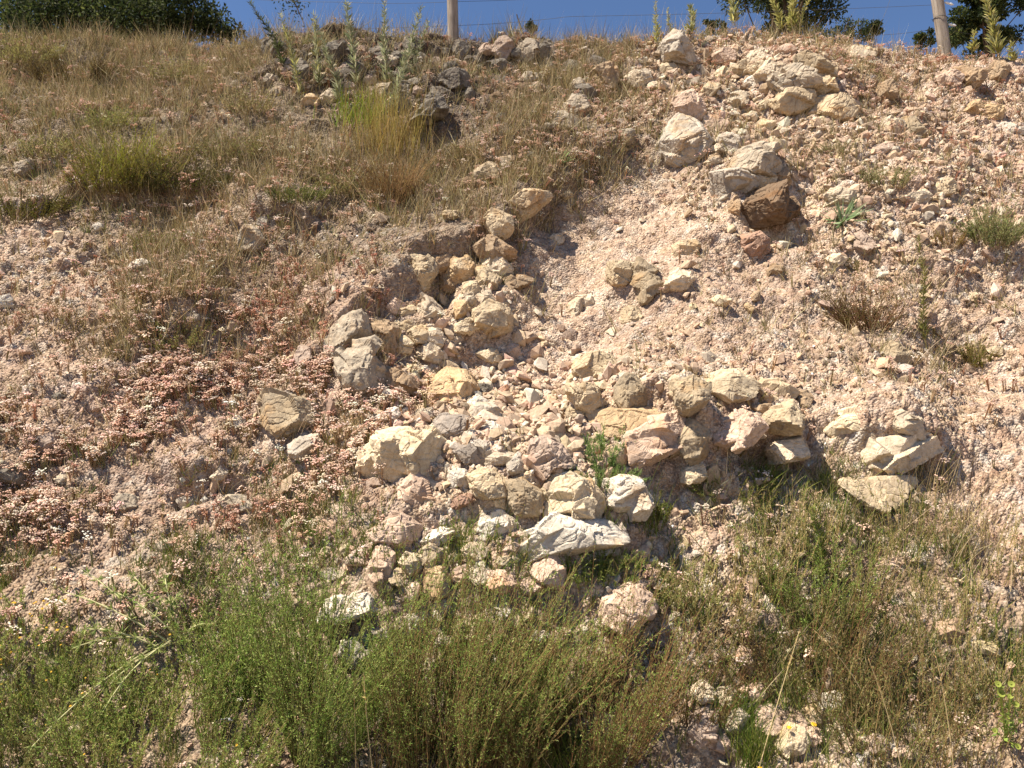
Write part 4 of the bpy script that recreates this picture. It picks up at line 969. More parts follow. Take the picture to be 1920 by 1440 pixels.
for (px, py, h, sx, n, lb, pl) in [(330, 150, .26, .16, 120, 'straggly straw-olive bush just below the drooping tree', strawP[:3] + bg2), (440, 110, .28, .14, 120, 'pale straw bush at the crest beside the olive leaning stalk', strawP[:5] + [(160, 156, 96)]),
        (90, 290, .20, .14, 110, 'olive bush at the left edge above the paired green bushes', bg2 + strawP[:2]), (430, 300, .24, .16, 130, 'brown-green bush right of the yellow-flowered bush', brn + bg2), (640, 360, .24, .14, 120, 'olive-straw bush just left of the tall brown brush', bg2 + strawP[:3]),
        (470, 210, .22, .14, 110, 'straw bush in the middle of the upper left grass', strawP[:6] + bg2[:1]), (880, 300, .18, .12, 100, 'low straw bush between black rocks and gravel lip', strawP[:6] + brn), (300, 470, .14, .14, 90, 'low olive bush beside the flat white stone', bg2 + brn),
        (330, 640, .15, .14, 100, 'dark olive tuft on the terrace step at left', bg2 + brn), (1010, 150, .16, .10, 90, 'rusty straw bush under the small skyline shrub', brn + strawP[:3]), (200, 240, .22, .16, 120, 'yellowish bush behind the yellow-flowered one', [(166, 160, 84), (146, 144, 76)] + bg2)]:
    broom('straggly_bush', lb, 'bush', px, py, h, (sx, .08), n, 18, pl, .012, .0032, (124, 104, 68), .7, 5, group=UL)
broom('green_mound', 'soft green mound of fine leaves in the dry grass', 'plant', 555, 375, .13, (.14, .05), 160, 16, [(108, 116, 56), (122, 124, 66), (94, 100, 50)], .011, .003, (110, 96, 56), 1.0, 4)
broom('brown_brush', 'tall feathery brown brush in the upper middle of the slope', 'bush', 735, 375, .46, (.10, .06), 240, 14, [(142, 118, 72), (128, 108, 62), (112, 84, 58), (150, 132, 80)], .010, .0026, (130, 100, 66), .75, 5)
broom('slender_weed', 'slender bright green weed rising in front of the ochre ledge', 'plant', 1140, 880, .24, (.07, .04), 24, 30, [(126, 148, 84), (140, 156, 96), (108, 130, 72)], .014, .0028, (96, 118, 54), .25, 6)
broom('green_herb', 'low leafy green patch at the foot of the slender weed', 'plant', 1130, 905, .09, (.14, .05), 110, 12, [(112, 130, 74), (100, 118, 64), (126, 140, 86)], .013, .003, (90, 106, 50), .9, 4)
broom('green_herb', 'green herb growing out of the dark cleft of the tan blocks', 'plant', 1375, 925, .13, (.16, .06), 90, 16, [(104, 112, 52), (130, 128, 76), (92, 100, 46)], .012, .003, (120, 104, 60), .8, 4)
broom('green_herb', 'thin green herb beside the round white boulder', 'plant', 1215, 985, .17, (.06, .05), 44, 22, [(104, 112, 52), (120, 116, 56), (92, 100, 46)], .014, .003, (110, 104, 56), .4, 4)
broom('cream_umbel_plant', 'pale yellow-green frothy plant on the gravel right of the whitish slab', 'plant', 1300, 1130, .18, (.09, .07), 80, 20, [(188, 182, 122), (172, 170, 108), (200, 190, 140), (140, 140, 80)], .008, .005, (130, 124, 72), .6, 5)
broom('green_herb', 'spiky green herb under the whitish slab, over the cream stone', 'plant', 1110, 1080, .11, (.16, .05), 110, 14, [(112, 124, 58), (92, 108, 46), (132, 134, 70)], .013, .003, (112, 108, 60), .9, 4)
broom('green_herb', 'wispy green herb over the pale stones left of the whitish slab', 'plant', 800, 1050, .20, (.34, .05), 80, 20, [(104, 116, 48), (120, 124, 56), (92, 104, 44)], .012, .0026, (112, 108, 56), .25, 4)
broom('teal_herb', 'small blue-green herb inside the feathery bush', 'plant', 735, 1250, .14, (.06, .04), 40, 18, [(96, 140, 104), (116, 152, 116), (84, 120, 84)], .016, .004, (96, 120, 80), .6, 3)

for (px, py, h, n, lb) in [(70, 1345, .26, 130, 'yellow-green weeds under the tiny yellow flowers at lower left'), (180, 1270, .20, 110, 'hazy yellow-green weeds between the thistle and the yellow flowers'),
                           (410, 1270, .30, 130, 'hazy green weeds between the thistle and the leftmost feathery bush'), (230, 1400, .28, 150, 'yellow-green weeds at the bottom edge below the thistle'), (30, 1200, .18, 90, 'olive weeds at the left edge above the yellow flowers')]:
    broom('hazy_weed', lb, 'plant', px, py, h, (.17, .10), n, 24, bg1 + [(188, 184, 110), (170, 166, 92)], .011, .0024, (140, 130, 76), .4, 4, group='hazy weeds on the lower left slope')
GW = 'thin wispy herbs on the lower right slope'
for (px, py, h, lb) in [(1420, 1090, .24, 'thin wispy green herb on gravel left of the slender spires'), (1640, 1110, .24, 'thin wispy herb on gravel right of the slender spires'), (1340, 1180, .20, 'wispy herb beside the pale yellow-green frothy plant'),
                        (1780, 1190, .22, 'straw-green wispy herb on gravel near the right edge'), (1700, 1010, .20, 'dry wispy herb in front of the weathered tan slab'), (1860, 1060, .16, 'sparse dry herb at the right edge below the wide slab'),
                        (1900, 1330, .22, 'wispy olive herb behind the lime spurge'), (1480, 1010, .18, 'wispy dry herb below the shaded cleft of tan blocks'), (1590, 1330, .22, 'olive wispy herb among the stones at lower right')]:
    broom('wispy_herb', lb, 'plant', px, py, h * 1.4, (.16, .09), 75, 22, bg2 + greenP[:2] + strawP[:2], .010, .0022, (140, 120, 76), .35, 4, group=GW)
def tuft(name, label, cat, px, py, h, n, sp, pal_, wd, lean=.3, curl=.3, group=None):
    P0 = hit(px, py); acc = Acc()
    b = P0 + rng.normal(0, 1, (n, 3)) * np.array([sp, sp * .6, 0]); b[:, 2] = P0[2] + (b[:, 1] - P0[1]) * .9 - .01
    D_ = norm(UPZ + rng.normal(0, lean, (n, 3)) * np.array([1, .7, .2]) + np.array([0, -.1, 0])); L = h * rng.uniform(.45, 1.1, n)
    bend = norm(D_ * np.array([1, 1, 0]) + rng.normal(0, .4, (n, 3)) + np.array([0, 0, -.5])) * (L * curl * rng.random(n))[:, None]
    blades(acc, b, D_, L, wd * rng.uniform(.6, 1.2, n), bend, pick(pal_, n, .12), 4)
    return tag(acc.build(name, M_LEAF, loc=P0), label, cat, group)
tuft('grass_clump', 'vivid green grass clump below the tall leafy stalks', 'grass clump', 680, 225, .26, 240, .09, [(130, 150, 46), (150, 164, 60), (112, 132, 42), (150, 140, 70)], .006, .35)
tuft('grass_clump', 'tall straw-coloured grass clump right of the vivid green one', 'grass clump', 728, 285, .52, 420, .12, [(190, 166, 100), (170, 146, 84), (152, 128, 72), (140, 130, 60)], .0036, .16, .15)
tuft('grass_clump', 'bending yellow-green grass inside the yellow-flowered bush', 'grass clump', 235, 320, .32, 160, .10, [(150, 152, 56), (132, 140, 50), (160, 150, 70)], .0045, .45, .5)
tuft('grass_clump', 'bright green grass tuft above the stones at lower right', 'grass clump', 1385, 1345, .13, 200, .05, [(112, 134, 56), (96, 120, 48), (136, 146, 76)], .003, .4)
tuft('grass_clump', 'grey-green grass tuft at the foot of the cream stone', 'grass clump', 1325, 945, .16, 110, .05, [(160, 160, 116), (132, 134, 84), (150, 142, 96)], .003, .4)
tuft('grass_clump', 'green blades standing right of the round white boulder', 'grass clump', 1205, 985, .24, 40, .03, [(110, 122, 60), (130, 136, 72)], .004, .2)
tuft('grass_clump', 'olive grass tuft in the bottom right corner', 'grass clump', 1600, 1425, .22, 260, .12, bg2, .003, .3)
tuft('grass_clump', 'straw grass tuft over the weathered brown slab', 'grass clump', 1730, 905, .17, 200, .10, strawP[:4], .0028, .3)
tuft('grass_clump', 'brownish grass tuft at the right edge of the wide slab', 'grass clump', 1790, 1010, .20, 220, .10, strawP[:5], .0028, .35)
tuft('grass_clump', 'green grass fringe at the bottom edge, right of the biggest bush', 'grass clump', 1420, 1425, .17, 260, .03, greenP, .003, .35)
tuft('dead_grass_clump', 'straw-coloured grass tuft at the foot of the big grey-topped boulder', 'grass clump', 655, 820, .18, 90, .04, strawP[:3], .003, .25)
def rosette(label, px, py, r, n, pal_):
    P0 = hit(px, py); acc = Acc(); a = rng.uniform(0, 6.28, n); e = rng.uniform(.15, 1.1, n)
    nn_ = norm(SN + UPZ * .4 + np.array([0, -.3, 0])); fr = frames(nn_[None], np.zeros(1))[0]
    D_ = norm(np.stack([np.cos(a) * np.cos(e), np.sin(a) * np.cos(e), np.sin(e)], 1) @ fr.T); L = r * rng.uniform(.7, 1.1, n)
    blades(acc, np.repeat(P0[None], n, 0) + D_ * .004, D_, L, np.full(n, r * .11), np.array([[0, 0, -.12 * r]]) * rng.random((n, 1)), pick(pal_, n, .08), 4)
    tag(acc.build('rosette_plant', M_LEAF, loc=P0), label, 'plant')
rosette('blue-green rosette of stiff leaves on the right gravel', 1580, 418, .17, 60, [(150, 168, 128), (126, 148, 104), (166, 178, 140)])
rosette('pale green rosette on the grassy lip above the gravel chute', 1053, 304, .10, 32, [(150, 170, 118), (128, 150, 96)])
rosette('small pale rosette in dry grass between black rocks and crest boulders', 1040, 188, .05, 18, [(130, 160, 110), (110, 140, 90)])
rosette('small green rosette just above the chocolate-brown rocks', 1452, 278, .06, 16, [(140, 150, 80), (120, 132, 70)])

def stalk(label, px, py, h, dx, pal_, leafL, n, dense=1.0, group=None, name='leafy_stalk', Pb=None, w=.16):
    P0 = hit(px, py) if Pb is None else Pb
    o = root(name, label, 'plant', P0, group); st = Acc(); lf = Acc()
    t = np.linspace(0, 1, 9)[:, None]; cv = np.array([dx * .5, 0, 0]); wob = np.cumsum(rng.normal(0, .006, (9, 3)), 0) * np.array([1, 1, 0])
    pts = P0 + np.array([dx * .5, -.03, h]) * t + cv * t * t + wob
    tube(st, pts, np.linspace(.0035, .0014, 9), pick([(128, 116, 76)], 1)[0], 5)
    tt = np.sort(rng.uniform(.08, 1, n)); p, d = at_t(pts, tt); a = np.arange(n) * 2.4 + rng.normal(0, .3, n)
    out = np.stack([np.cos(a), np.sin(a), np.zeros(n)], 1); D_ = norm(out * 1.0 + d * rng.uniform(.5, 1.3, (n, 1)))
    L = leafL * (1.05 - .55 * tt) * rng.uniform(.7, 1.2, n)
    leaves(lf, p, D_, L, L * w, pick(pal_, n, .12), .3)
    leaves(lf, p, norm(D_ + rng.normal(0, .5, (n, 3))), L * .5, L * .5 * w, pick(pal_, n, .12), .3)
    st.build('stem', M_STEM, loc=P0, parent=o); lf.build('foliage', M_LEAF, loc=P0, parent=o)
gs = [(156, 158, 122), (134, 138, 102), (172, 170, 138), (116, 120, 84)]; gy = [(176, 170, 100), (154, 150, 84), (190, 182, 120), (130, 130, 70)]
GL_, GR_ = 'tall leafy stalks on the skyline left of the round post', 'yellow-green leafy spikes on the right skyline'
def stalk_to(label, bx, by, tx, ty, pal_, lL, n, **k):
    P0 = hit(bx, by); dep = (P0 - EYE) @ FWD; d = ray(tx, ty); top = EYE + d * (dep / (d @ FWD)); stalk(label, bx, by, top[2] - P0[2], top[0] - P0[0], pal_, lL * 1.5, int(n * 1.6), Pb=P0, **k)
stalk_to('tallest grey-green leafy stalk left of the round fence post', 672, 175, 655, 0, gs, .055, 130, group=GL_)
stalk_to('straight grey-green leafy stalk midway between two other tall stalks', 722, 170, 719, 0, gs, .05, 120, group=GL_)
stalk_to('grey-green leafy stalk leaning right, closest to the round fence post but one', 755, 165, 785, 8, gs, .05, 110, group=GL_)
stalk_to('short leafy stalk leaning right, nearest of all to the round fence post', 775, 150, 800, 38, gs, .04, 80, group=GL_)
stalk_to('bent leafy stalk with pale tip, second from the trees at upper left', 600, 170, 590, 30, gs + gy[:1], .05, 110, group=GL_)
stalk_to('leafy stalk leaning left into the tree shade on the skyline', 560, 190, 520, 15, gy + gs, .045, 110, group=GL_)
stalk_to('olive leafy stalk leaning strongly left beside the trees', 540, 150, 470, 5, [(96, 100, 62), (80, 86, 50)], .05, 110, group=GL_)
stalk_to('stout leafy stalk in front of the dark crest rocks', 640, 200, 600, 60, gs, .05, 110, group=GL_)
stalk_to('low leafy stalk among the tall ones, right of the vivid grass', 735, 215, 750, 95, gs, .045, 90, group=GL_)
stalk_to('pale bare dry stalk among the grey-green leafy stalks', 742, 120, 738, 35, [(200, 184, 150)], .02, 30, group=GL_)
stalk_to('pale spike with narrow leaves left of the pointed crest boulder', 1231, 85, 1231, 0, gy, .035, 80, group=GR_)
stalk_to('small spike close to the pointed crest boulder', 1262, 68, 1258, 14, gy, .03, 60, group=GR_)
stalk_to('grey spike in front of the central tree, farthest left of its group', 1296, 72, 1288, 8, gy + gs, .05, 90, group=GR_, w=.2)
stalk_to('broad green spike just left of the central tree', 1376, 48, 1374, -10, gy + gs, .055, 100, group=GR_, w=.2)
stalk_to('golden spike leaning left before the central tree', 1463, 62, 1445, -10, gy, .045, 110, group=GR_, w=.2)
stalk_to('thick golden spike standing before the central tree', 1480, 62, 1481, -20, gy, .055, 160, group=GR_, w=.2)
stalk_to('thin golden spike leaning right before the central tree', 1493, 62, 1515, -8, gy, .035, 70, group=GR_, w=.2)
stalk_to('tall yellow-green spike in front of the right-hand tree', 1873, 112, 1850, 0, gy + gs[:1], .06, 150, group=GR_, w=.2)
stalk_to('short green spike between leaning post and right-hand tree spike', 1823, 100, 1822, 66, gy, .04, 60, group=GR_, w=.2)
stalk_to('small green spike at the far right of the skyline', 1902, 118, 1900, 84, gy, .04, 60, group=GR_, w=.2)
stalk_to('slender upright leafy stem rising from the right-hand gravel', 1740, 655, 1722, 440, [(118, 116, 62), (136, 132, 76), (104, 104, 54)], .03, 130, w=.2)
stalk_to('tall broom-like green spire above the brownish lower right bush', 1545, 1100, 1525, 950, greenP, .028, 150, w=.12)

# tall blond seed stalks in the foreground
SG = 'blond grass stalks in front of the bushes'
def seed_stalk(bx, by, tx, ty, dep_f, droop):
    P0 = hit(bx, min(by, 1436)); dep = (P0 - EYE) @ FWD * dep_f; d0 = ray(bx, by); P0 = EYE + d0 * (dep / (d0 @ FWD))
    g = ground_at(P0[0], P0[1]); d = ray(tx, ty); top = EYE + d * (dep / (d @ FWD)); st = Acc(); t = np.linspace(0, 1, 9)[:, None]
    B = np.array([P0[0], P0[1], min(g[2], P0[2])]); pts = B + (top - B) * t + np.array([droop, 0, .02]) * (t * (1 - t) * 4) * .5
    tube(st, pts, np.linspace(.0019, .0008, 9), pick([(206, 184, 136)], 1, .05)[0], 4)
    n = 26; tt = rng.uniform(.72, 1, n); p, dd = at_t(pts, tt); leaves(st, p, norm(dd + rng.normal(0, .25, (n, 3))), np.full(n, .012), np.full(n, .0035), pick([(206, 180, 124), (190, 160, 104)], n), .2)
    tag(st.build('grass_stalk', M_DRY, loc=B), SEEDL.pop(0), 'grass stalk', SG)
SEEDL = ['straight blond stalk crossing the middle of the big feathery bush', 'blond stalk at the left side of the big feathery bush', 'thin blond stalk at the bottom, left of the others',
         'blond stalk curving over the brown bush, lowest at right', 'short blond stalk at the right foot of the big bush', 'blond stalk arching left above the dark brown bush base', 'blond stalk rising from the lower right stones to the upper left',
         'blond stalk leaning over the pink slabs at the bottom right', 'fine blond stalk between the brown bush and the spurge', 'fine dry stalk bending over the upper left slope', 'blond stalk leaning left in the dry upper left grass', 'pale stalk in front of the top left trees']
seed_stalk(932, 1438, 962, 1225, .95, .01); seed_stalk(725, 1436, 682, 1260, .95, -.02); seed_stalk(670, 1436, 664, 1280, .97, 0); seed_stalk(1270, 1420, 1195, 1290, .97, .05)
seed_stalk(1150, 1437, 1130, 1335, .97, .0); seed_stalk(1650, 1330, 1525, 1180, .96, .05); seed_stalk(1400, 1400, 1500, 1180, .96, 0); seed_stalk(1700, 1430, 1630, 1240, .97, .02); seed_stalk(1790, 1430, 1755, 1230, .97, .02)
seed_stalk(590, 310, 555, 240, .99, .03); seed_stalk(470, 330, 410, 180, .99, .03); seed_stalk(190, 90, 180, 42, .99, .02)

# sprawling thistle
P0 = hit(330, 1200); th = root('thistle', 'sprawling pale green thistle with spiky leaves, lower left of the slope', 'thistle', P0); st = Acc(); lf = Acc()
for (ex, ey) in [(120, 1110), (165, 1075), (215, 1110), (250, 1080), (330, 1120), (400, 1170), (200, 1290), (160, 1180), (150, 1210), (270, 1110), (310, 1085), (190, 1340), (60, 1400)]:
    e = hit(ex, ey); e = e + (EYE - e) * .035; b = P0 + rng.normal(0, .02, 3); t = np.linspace(0, 1, 7)[:, None]; pts = b + (e - b) * t + np.array([0, -.05, .05]) * (t * (1 - t) * 4) * .6
    tube(st, pts, np.linspace(.0035, .0015, 7), lin((196, 190, 140)) * .8, 5)
    for k in range(6):
        q = (k + 1) / 6; p, d = at_t(pts, np.array([q])); m = 11; D_ = norm(rng.normal(0, 1, (m, 3)) + d * .5 + np.array([0, -.4, .3]))
        leaves(lf, np.repeat(p, m, 0), D_, np.full(m, .028) * rng.uniform(.6, 1.3, m), np.full(m, .0055), pick([(150, 160, 92), (128, 142, 76), (170, 174, 112), (110, 128, 66)], m, .1), .3)
st.build('stems', M_STEM, loc=P0, parent=th); lf.build('foliage', M_LEAF, loc=P0, parent=th)

# little yellow flowers
def flower(lbl, px, py, r, colr, hgt, grp):
    g = hit(px, py); P0 = g + (EYE - g) * .02; a = Acc(); tube(a, [P0 - np.array([0, 0, hgt]), P0 - np.array([.003, 0, hgt * .5]), P0], .0009, lin((120, 116, 60)), 3)
    o = a.build('yellow_flower', M_STEM, loc=P0 - np.array([0, 0, hgt])); tag(o, lbl, 'flower', grp)
    b = Acc(); n = 11; fr = frames(norm(np.array([[rng.normal(0, .25), -.5, 1.0]])), np.zeros(1))[0]; V = [[0, 0, r * .35]]; F = []
    for k in range(n):
        an = 6.283 * k / n; V += [[math.cos(an) * r, math.sin(an) * r, 0], [math.cos(an + .28) * r * .75, math.sin(an + .28) * r * .75, r * .1]]
    for k in range(2 * n): F.append((0, 1 + k, 1 + (k + 1) % (2 * n)))
    b.add(np.array(V) @ fr.T + P0, F, lin(colr)); b.build('flower_head', M_LEAF, loc=P0, parent=o)
YF = 'small yellow flowers at the lower left'
for k in range(46):
    if k < 34: px, py = np.clip(rng.normal(55, 50), 2, 240), np.clip(rng.normal(1190, 75), 1010, 1420)
    else: px, py = rng.uniform(20, 480), rng.uniform(1150, 1420)
    flower('tiny yellow flower head in the lower left herbs', float(px), float(py), rng.uniform(.003, .006), (216, 172, 60), .05, YF)
for k in range(26):
    flower('tiny yellow bloom on the upper left bush', float(rng.normal(215, 55)), float(rng.normal(235, 28)), .005, (196, 168, 50), .05, 'yellow blooms of the upper left bush')
for (px, py, r, l) in [(1195, 1395, .011, 'yellow flower head at the right foot of the big bush'), (872, 1437, .013, 'bright yellow flower at the bottom edge under the big bush'),
                       (1526, 1358, .010, 'orange-yellow flower above the pink slabs'), (1480, 1364, .008, 'small yellow flower left of the pink slabs'), (1425, 1440, .008, 'orange flower at the very bottom near the grass fringe')]:
    flower(l, px, py, r, (232, 190, 50), .06, None)
flower('pale cream tufted flower near the bottom, inside the big bush', 842, 1392, .014, (236, 222, 170), .08, None)
# lime spurge
P0 = hit(1885, 1390); sp = root('spurge', 'lime-yellow spurge with round cupped heads at the bottom right edge', 'plant', P0); st = Acc(); lf = Acc()
for k, (ex, ey, r) in enumerate([(1871, 1283, .013), (1896, 1283, .013), (1876, 1300, .017), (1892, 1306, .010), (1905, 1321, .012), (1864, 1370, .011), (1912, 1352, .010), (1890, 1345, .008), (1908, 1400, .012)]):
    d = ray(ex, ey); dep = (P0 - EYE) @ FWD * .97; e = EYE + d * (dep / (d @ FWD)); t = np.linspace(0, 1, 5)[:, None]; r = r * .72; pts = P0 + (e - P0) * t + np.array([.01, 0, 0]) * t * (1 - t)
    tube(st, pts, .0018, lin((140, 150, 70)), 4); n = 12; q = rng.uniform(.1, .95, n); p, dd = at_t(pts, q)
    leaves(lf, p, norm(rng.normal(0, 1, (n, 3)) + dd), np.full(n, .022), np.full(n, .007), pick([(130, 150, 70), (110, 134, 64), (150, 166, 84)], n), .2)
    fr = frames(norm(np.array([[rng.normal(0, .3), -1.0, .6]])), np.zeros(1))[0]; V = [[0, 0, 0]]; F = []
    for m in range(12): an = 6.283 * m / 12; V += [[math.cos(an) * r, math.sin(an) * r, r * .35]]
    for m in range(12): F.append((0, 1 + m, 1 + (m + 1) % 12))
    b = Acc(); b.add(np.array(V) @ fr.T + e, F, lin((156, 164, 78))); c_ = Acc()
    V2, F2 = ICO[2]; b.add(V2 * r * .28 @ fr.T + e + fr[:, 2] * r * .2, F2, lin((140, 150, 64))); b.build('flower_head', M_LEAF, loc=e, parent=sp)
st.build('stems', M_STEM, loc=P0, parent=sp); lf.build('foliage', M_LEAF, loc=P0, parent=sp)

# ------------------------------------------------------------------ trees and shrubs beyond the crest
TREEC = [(52, 62, 30), (42, 52, 28), (66, 74, 38), (34, 44, 24), (82, 88, 46)]
def tree(label, px, py, Yd, rx, rz, n, leaf, pal_=TREEC, clumps=46, name='tree', trunk_dx=0.0, group='trees beyond the crest', cat='tree', flat=.9):
    d = ray(px, py); C0 = EYE + d * (Yd / d[1]); g = ground_at(C0[0] + trunk_dx, C0[1]); o = root(name, label, cat, g, group)
    tr = Acc(); cr = Acc(); top = C0 + np.array([0, 0, rz * .5]); t = np.linspace(0, 1, 8)[:, None]
    pts = g + (top - g) * t + np.cumsum(rng.normal(0, .02, (8, 3)), 0) * np.array([1, 1, 0]); R0 = max(.015, rx * .07); tube(tr, pts, np.linspace(R0, R0 * .3, 8), lin((86, 72, 56)), 8)
    q = norm(rng.normal(size=(clumps, 3))) * (rng.random((clumps, 1)) ** .45) * np.array([rx, rx * flat, rz]); cc = C0 + q
    for k in range(clumps):
        if k % 2 == 0:
            s_ = at_t(pts, np.array([rng.uniform(.35, .95)]))[0][0]; tube(tr, [s_, (s_ + cc[k]) / 2 + rng.normal(0, .03, 3), cc[k]], [R0 * .35, R0 * .2, R0 * .08], lin((86, 72, 56)), 5)
    j = rng.integers(0, clumps, n); rr = rx * rng.uniform(.16, .32, clumps)[j]; dr = norm(rng.normal(size=(n, 3)))
    pos = cc[j] + dr * (rr * rng.random(n) ** .5)[:, None] * np.array([1, 1, .75])
    tone = rng.uniform(.75, 1.25, clumps)[j][:, None]
    leaves(cr, pos, norm(dr + rng.normal(0, .6, (n, 3))), leaf * rng.uniform(.6, 1.3, n), leaf * .55 * rng.uniform(.7, 1.2, n), pick(pal_, n, .12) * tone, .2)
    tr.build('trunk', M_STEM, loc=g, parent=o); cr.build('crown', M_LEAF, loc=g, parent=o)
tree('dark leafy tree over the top left corner with a grey trunk', 50, -130, 9.5, 1.7, 1.25, 24000, .055, clumps=60)
tree('dark tree with drooping branches, right part of the top left trees', 300, -140, 9.8, 1.15, 1.2, 20000, .05, clumps=60)
tree('low dark shrub filling the gap under the top left trees', 120, 52, 8.6, 1.25, .40, 17000, .045, name='dark_shrub', cat='shrub', clumps=40)
tree('dense dark shrub between the two top left trees', 215, 40, 9.0, .75, .40, 10000, .045, name='dark_shrub', cat='shrub', clumps=40)
tree('low dark shrub ending the top left thicket towards the sky', 345, 38, 8.8, .62, .36, 9000, .045, name='dark_shrub', cat='shrub', clumps=36)
tree('round dark tree behind the golden spikes on the skyline', 1462, -30, 10.5, .92, .66, 18000, .05, clumps=50)
tree('dark tree at the right end of the skyline beyond the leaning post', 1850, 10, 10.0, .58, .66, 17000, .05, clumps=44)
tree('small dark bush peeking over the crest above the black weathered rocks', 995, 46, 6.9, .08, .05, 1100, .016, name='small_shrub', cat='shrub', clumps=14)
tree('olive shrub showing over the crest right of the central tree', 1578, 62, 9.0, .32, .16, 2600, .03, name='small_shrub', cat='shrub', clumps=18)
tree('small dark bush on the skyline midway to the leaning post', 1640, 56, 9.0, .14, .10, 1400, .03, name='small_shrub', cat='shrub', clumps=12)
tree('small green bush touching the left side of the leaning post', 1738, 76, 9.0, .16, .10, 1400, .03, name='small_shrub', cat='shrub', clumps=12)
tree('small bush under the left end of the central tree', 1338, 55, 9.0, .16, .10, 1400, .03, name='small_shrub', cat='shrub', clumps=12)
# drooping sprig against the sky
P0 = EYE + ray(520, -40) * 9.2; o = root('drooping_branch', 'thin bare-tipped branch drooping into the blue sky from the top left trees', 'branch', P0); st = Acc(); lf = Acc()
e = EYE + ray(572, 50) * 9.0; t = np.linspace(0, 1, 7)[:, None]; pts = P0 + (e - P0) * t + np.array([0, 0, .12]) * (t * (1 - t) * 4) * .5; tube(st, pts, np.linspace(.014, .003, 7), lin((110, 96, 80)), 5)
n = 420; q = rng.uniform(.05, .8, n); p, dd = at_t(pts, q); leaves(lf, p + rng.normal(0, .07, (n, 3)), norm(rng.normal(size=(n, 3))), np.full(n, .035), np.full(n, .014), pick(TREEC, n), .2)
st.build('stem', M_STEM, loc=P0, parent=o); lf.build('foliage', M_LEAF, loc=P0, parent=o)

# ------------------------------------------------------------------ fence posts and wires
def crest_point(px, py, back):
    g = None
    for k in range(40):
        yy = py + k
        if ground.ray_cast(Vector(EYE), Vector(ray(px, yy)), distance=8)[0]: g = hit(px, yy); break
    d = ray(px, py); Y_ = g[1] + back; return EYE + d * (Y_ / d[1]), Y_
def post(px0, py0, px1, wpx, label, name):
    B, Y_ = crest_point(px0, py0, .12); dep = (B - EYE) @ FWD; r = wpx / 2 / F_PX * dep
    d = ray(px1, 0); T_ = EYE + d * (dep / (d @ FWD)); ax = norm(T_ - B); g = ground_at(B[0], B[1]); B = B - ax * (B[2] - g[2] + .25); H = 1.9
    bm = bmesh.new(); k = 20; rings = []
    for i in range(26):
        f = i / 25; ring = []
        for j in range(k):
            a = 6.283 * j / k; rr = r * (1 - .10 * f) * (1 + .05 * math.sin(3 * a + 1) + .03 * math.sin(7 * a + 9 * f))
            ring.append(bm.verts.new((rr * math.cos(a), rr * math.sin(a), H * f)))
        rings.append(ring)
    for i in range(25):
        for j in range(k): bm.faces.new((rings[i][j], rings[i][(j + 1) % k], rings[i + 1][(j + 1) % k], rings[i + 1][j]))
    bm.faces.new(rings[-1]); bm.faces.new(rings[0][::-1])
    me = bpy.data.meshes.new(name); bm.to_mesh(me); bm.free(); me.materials.append(M_WOOD)
    for f in me.polygons: f.use_smooth = len(f.vertices) == 4
    o = bpy.data.objects.new(name, me); COL.objects.link(o); o.location = Vector(B); o.rotation_euler = Vector(ax).to_track_quat('Z', 'Y').to_euler()
    tag(o, label, 'fence post', 'wooden fence posts'); return o, dep, r
p1, dep1, r1 = post(850, 86, 848, 21, 'upright round weathered wooden fence post against the sky', 'fence_post')
p2, dep2, r2 = post(1770, 88, 1757, 22, 'leaning grey wooden fence post at the right of the skyline', 'fence_post')
def pt(px, py, dep): d = ray(px, py); return EYE + d * (dep / (d @ FWD))
def child_mesh(acc, name, mat, o):
    m = acc.build(name, mat); bpy.context.view_layer.update(); m.parent = o; m.matrix_parent_inverse = o.matrix_world.inverted()
bpy.context.view_layer.update()
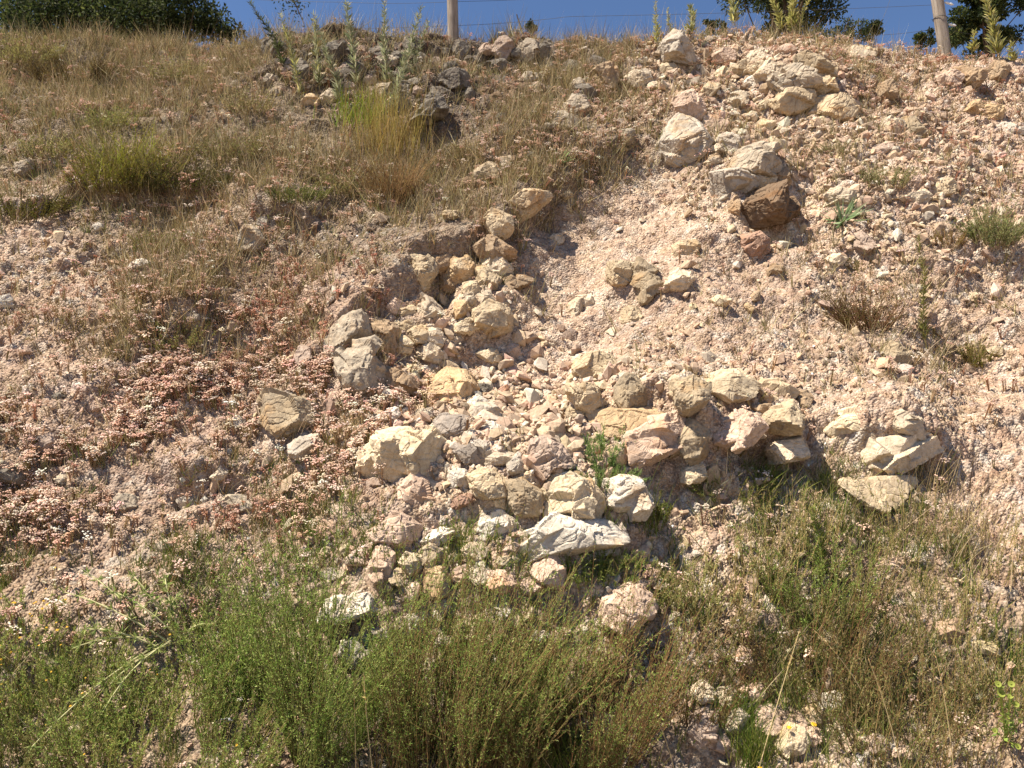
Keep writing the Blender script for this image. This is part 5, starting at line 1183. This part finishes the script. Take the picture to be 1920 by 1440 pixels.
st = Acc(); ax = np.array(p2.matrix_world.to_3x3())[:, 2]; c = pt(1762, 34, dep2); u = norm(np.cross(ax, FWD)); v = np.cross(ax, u)
an = np.linspace(0, 6.283, 25); tube(st, np.array([c + (u * math.cos(a) + v * math.sin(a)) * (r2 * 1.06) + ax * .006 * math.sin(2 * a) for a in an]), .0022, lin((70, 60, 50)), 4)
tube(st, [c - v * r2 - u * r2 * .6 + ax * -.01, c - v * r2 * 1.15, c - v * r2 + u * r2 * .8 + ax * .016], .0022, lin((70, 60, 50)), 4)
child_mesh(st, 'wire_tie', M_WIRE, p2)
for (x0, y0, x1, y1) in [(1771, 4, 1788, 9), (1778, 45, 1793, 48)]:
    a = Acc(); A, B = pt(x0, y0, dep2 - .02), pt(x1, y1, dep2 - .02); t = np.linspace(0, 1, 7)[:, None]; tube(a, A + (B - A) * t, np.array([.4, .9, 1, .7, 1, .8, .3]) * .010, (.8, .8, .8), 8); child_mesh(a, 'insulator', M_INS, p2)
def wire(label, pts, r=.0013):
    out = []; P_ = [pt(*q) for q in pts]
    for k in range(len(P_) - 1):
        t = np.linspace(0, 1, 9)[:, None]; sg = P_[k] + (P_[k + 1] - P_[k]) * t - np.array([0, 0, .012]) * (t * (1 - t) * 4); out.append(sg if k == 0 else sg[1:])
    a = Acc(); A_ = np.concatenate(out); tube(a, A_, r, (.09, .085, .08), 4); o = mesh_np('fence_wire', np.concatenate(a.V), np.concatenate(a.F), None, M_WIRE, loc=A_[0]); tag(o, label, 'wire', 'fence wires')
da, db = dep1 + r1, dep2 + r2
wire('lower fence wire running from the thicket past the round post to the leaning post', [(470, 54, da), (850, 48, da), (1067, 31, da), (1755, 9, db)])
wire('upper fence wire passing near the top of the round post', [(380, -8, da), (640, 4, da), (850, 3, da), (1150, -12, da)])
wire('short fence wire from the leaning post down to the skyline shrubs', [(1762, 52, db), (1640, 66, db), (1560, 84, db)])
wire('slanting wire crossing the sky between central tree and leaning post', [(1672, -10, db), (1650, 46, db), (1640, 70, db)], .0010)
wire('fence wire leaving the leaning post towards the right edge', [(1762, 50, db), (1840, 66, db), (1990, 90, db)])
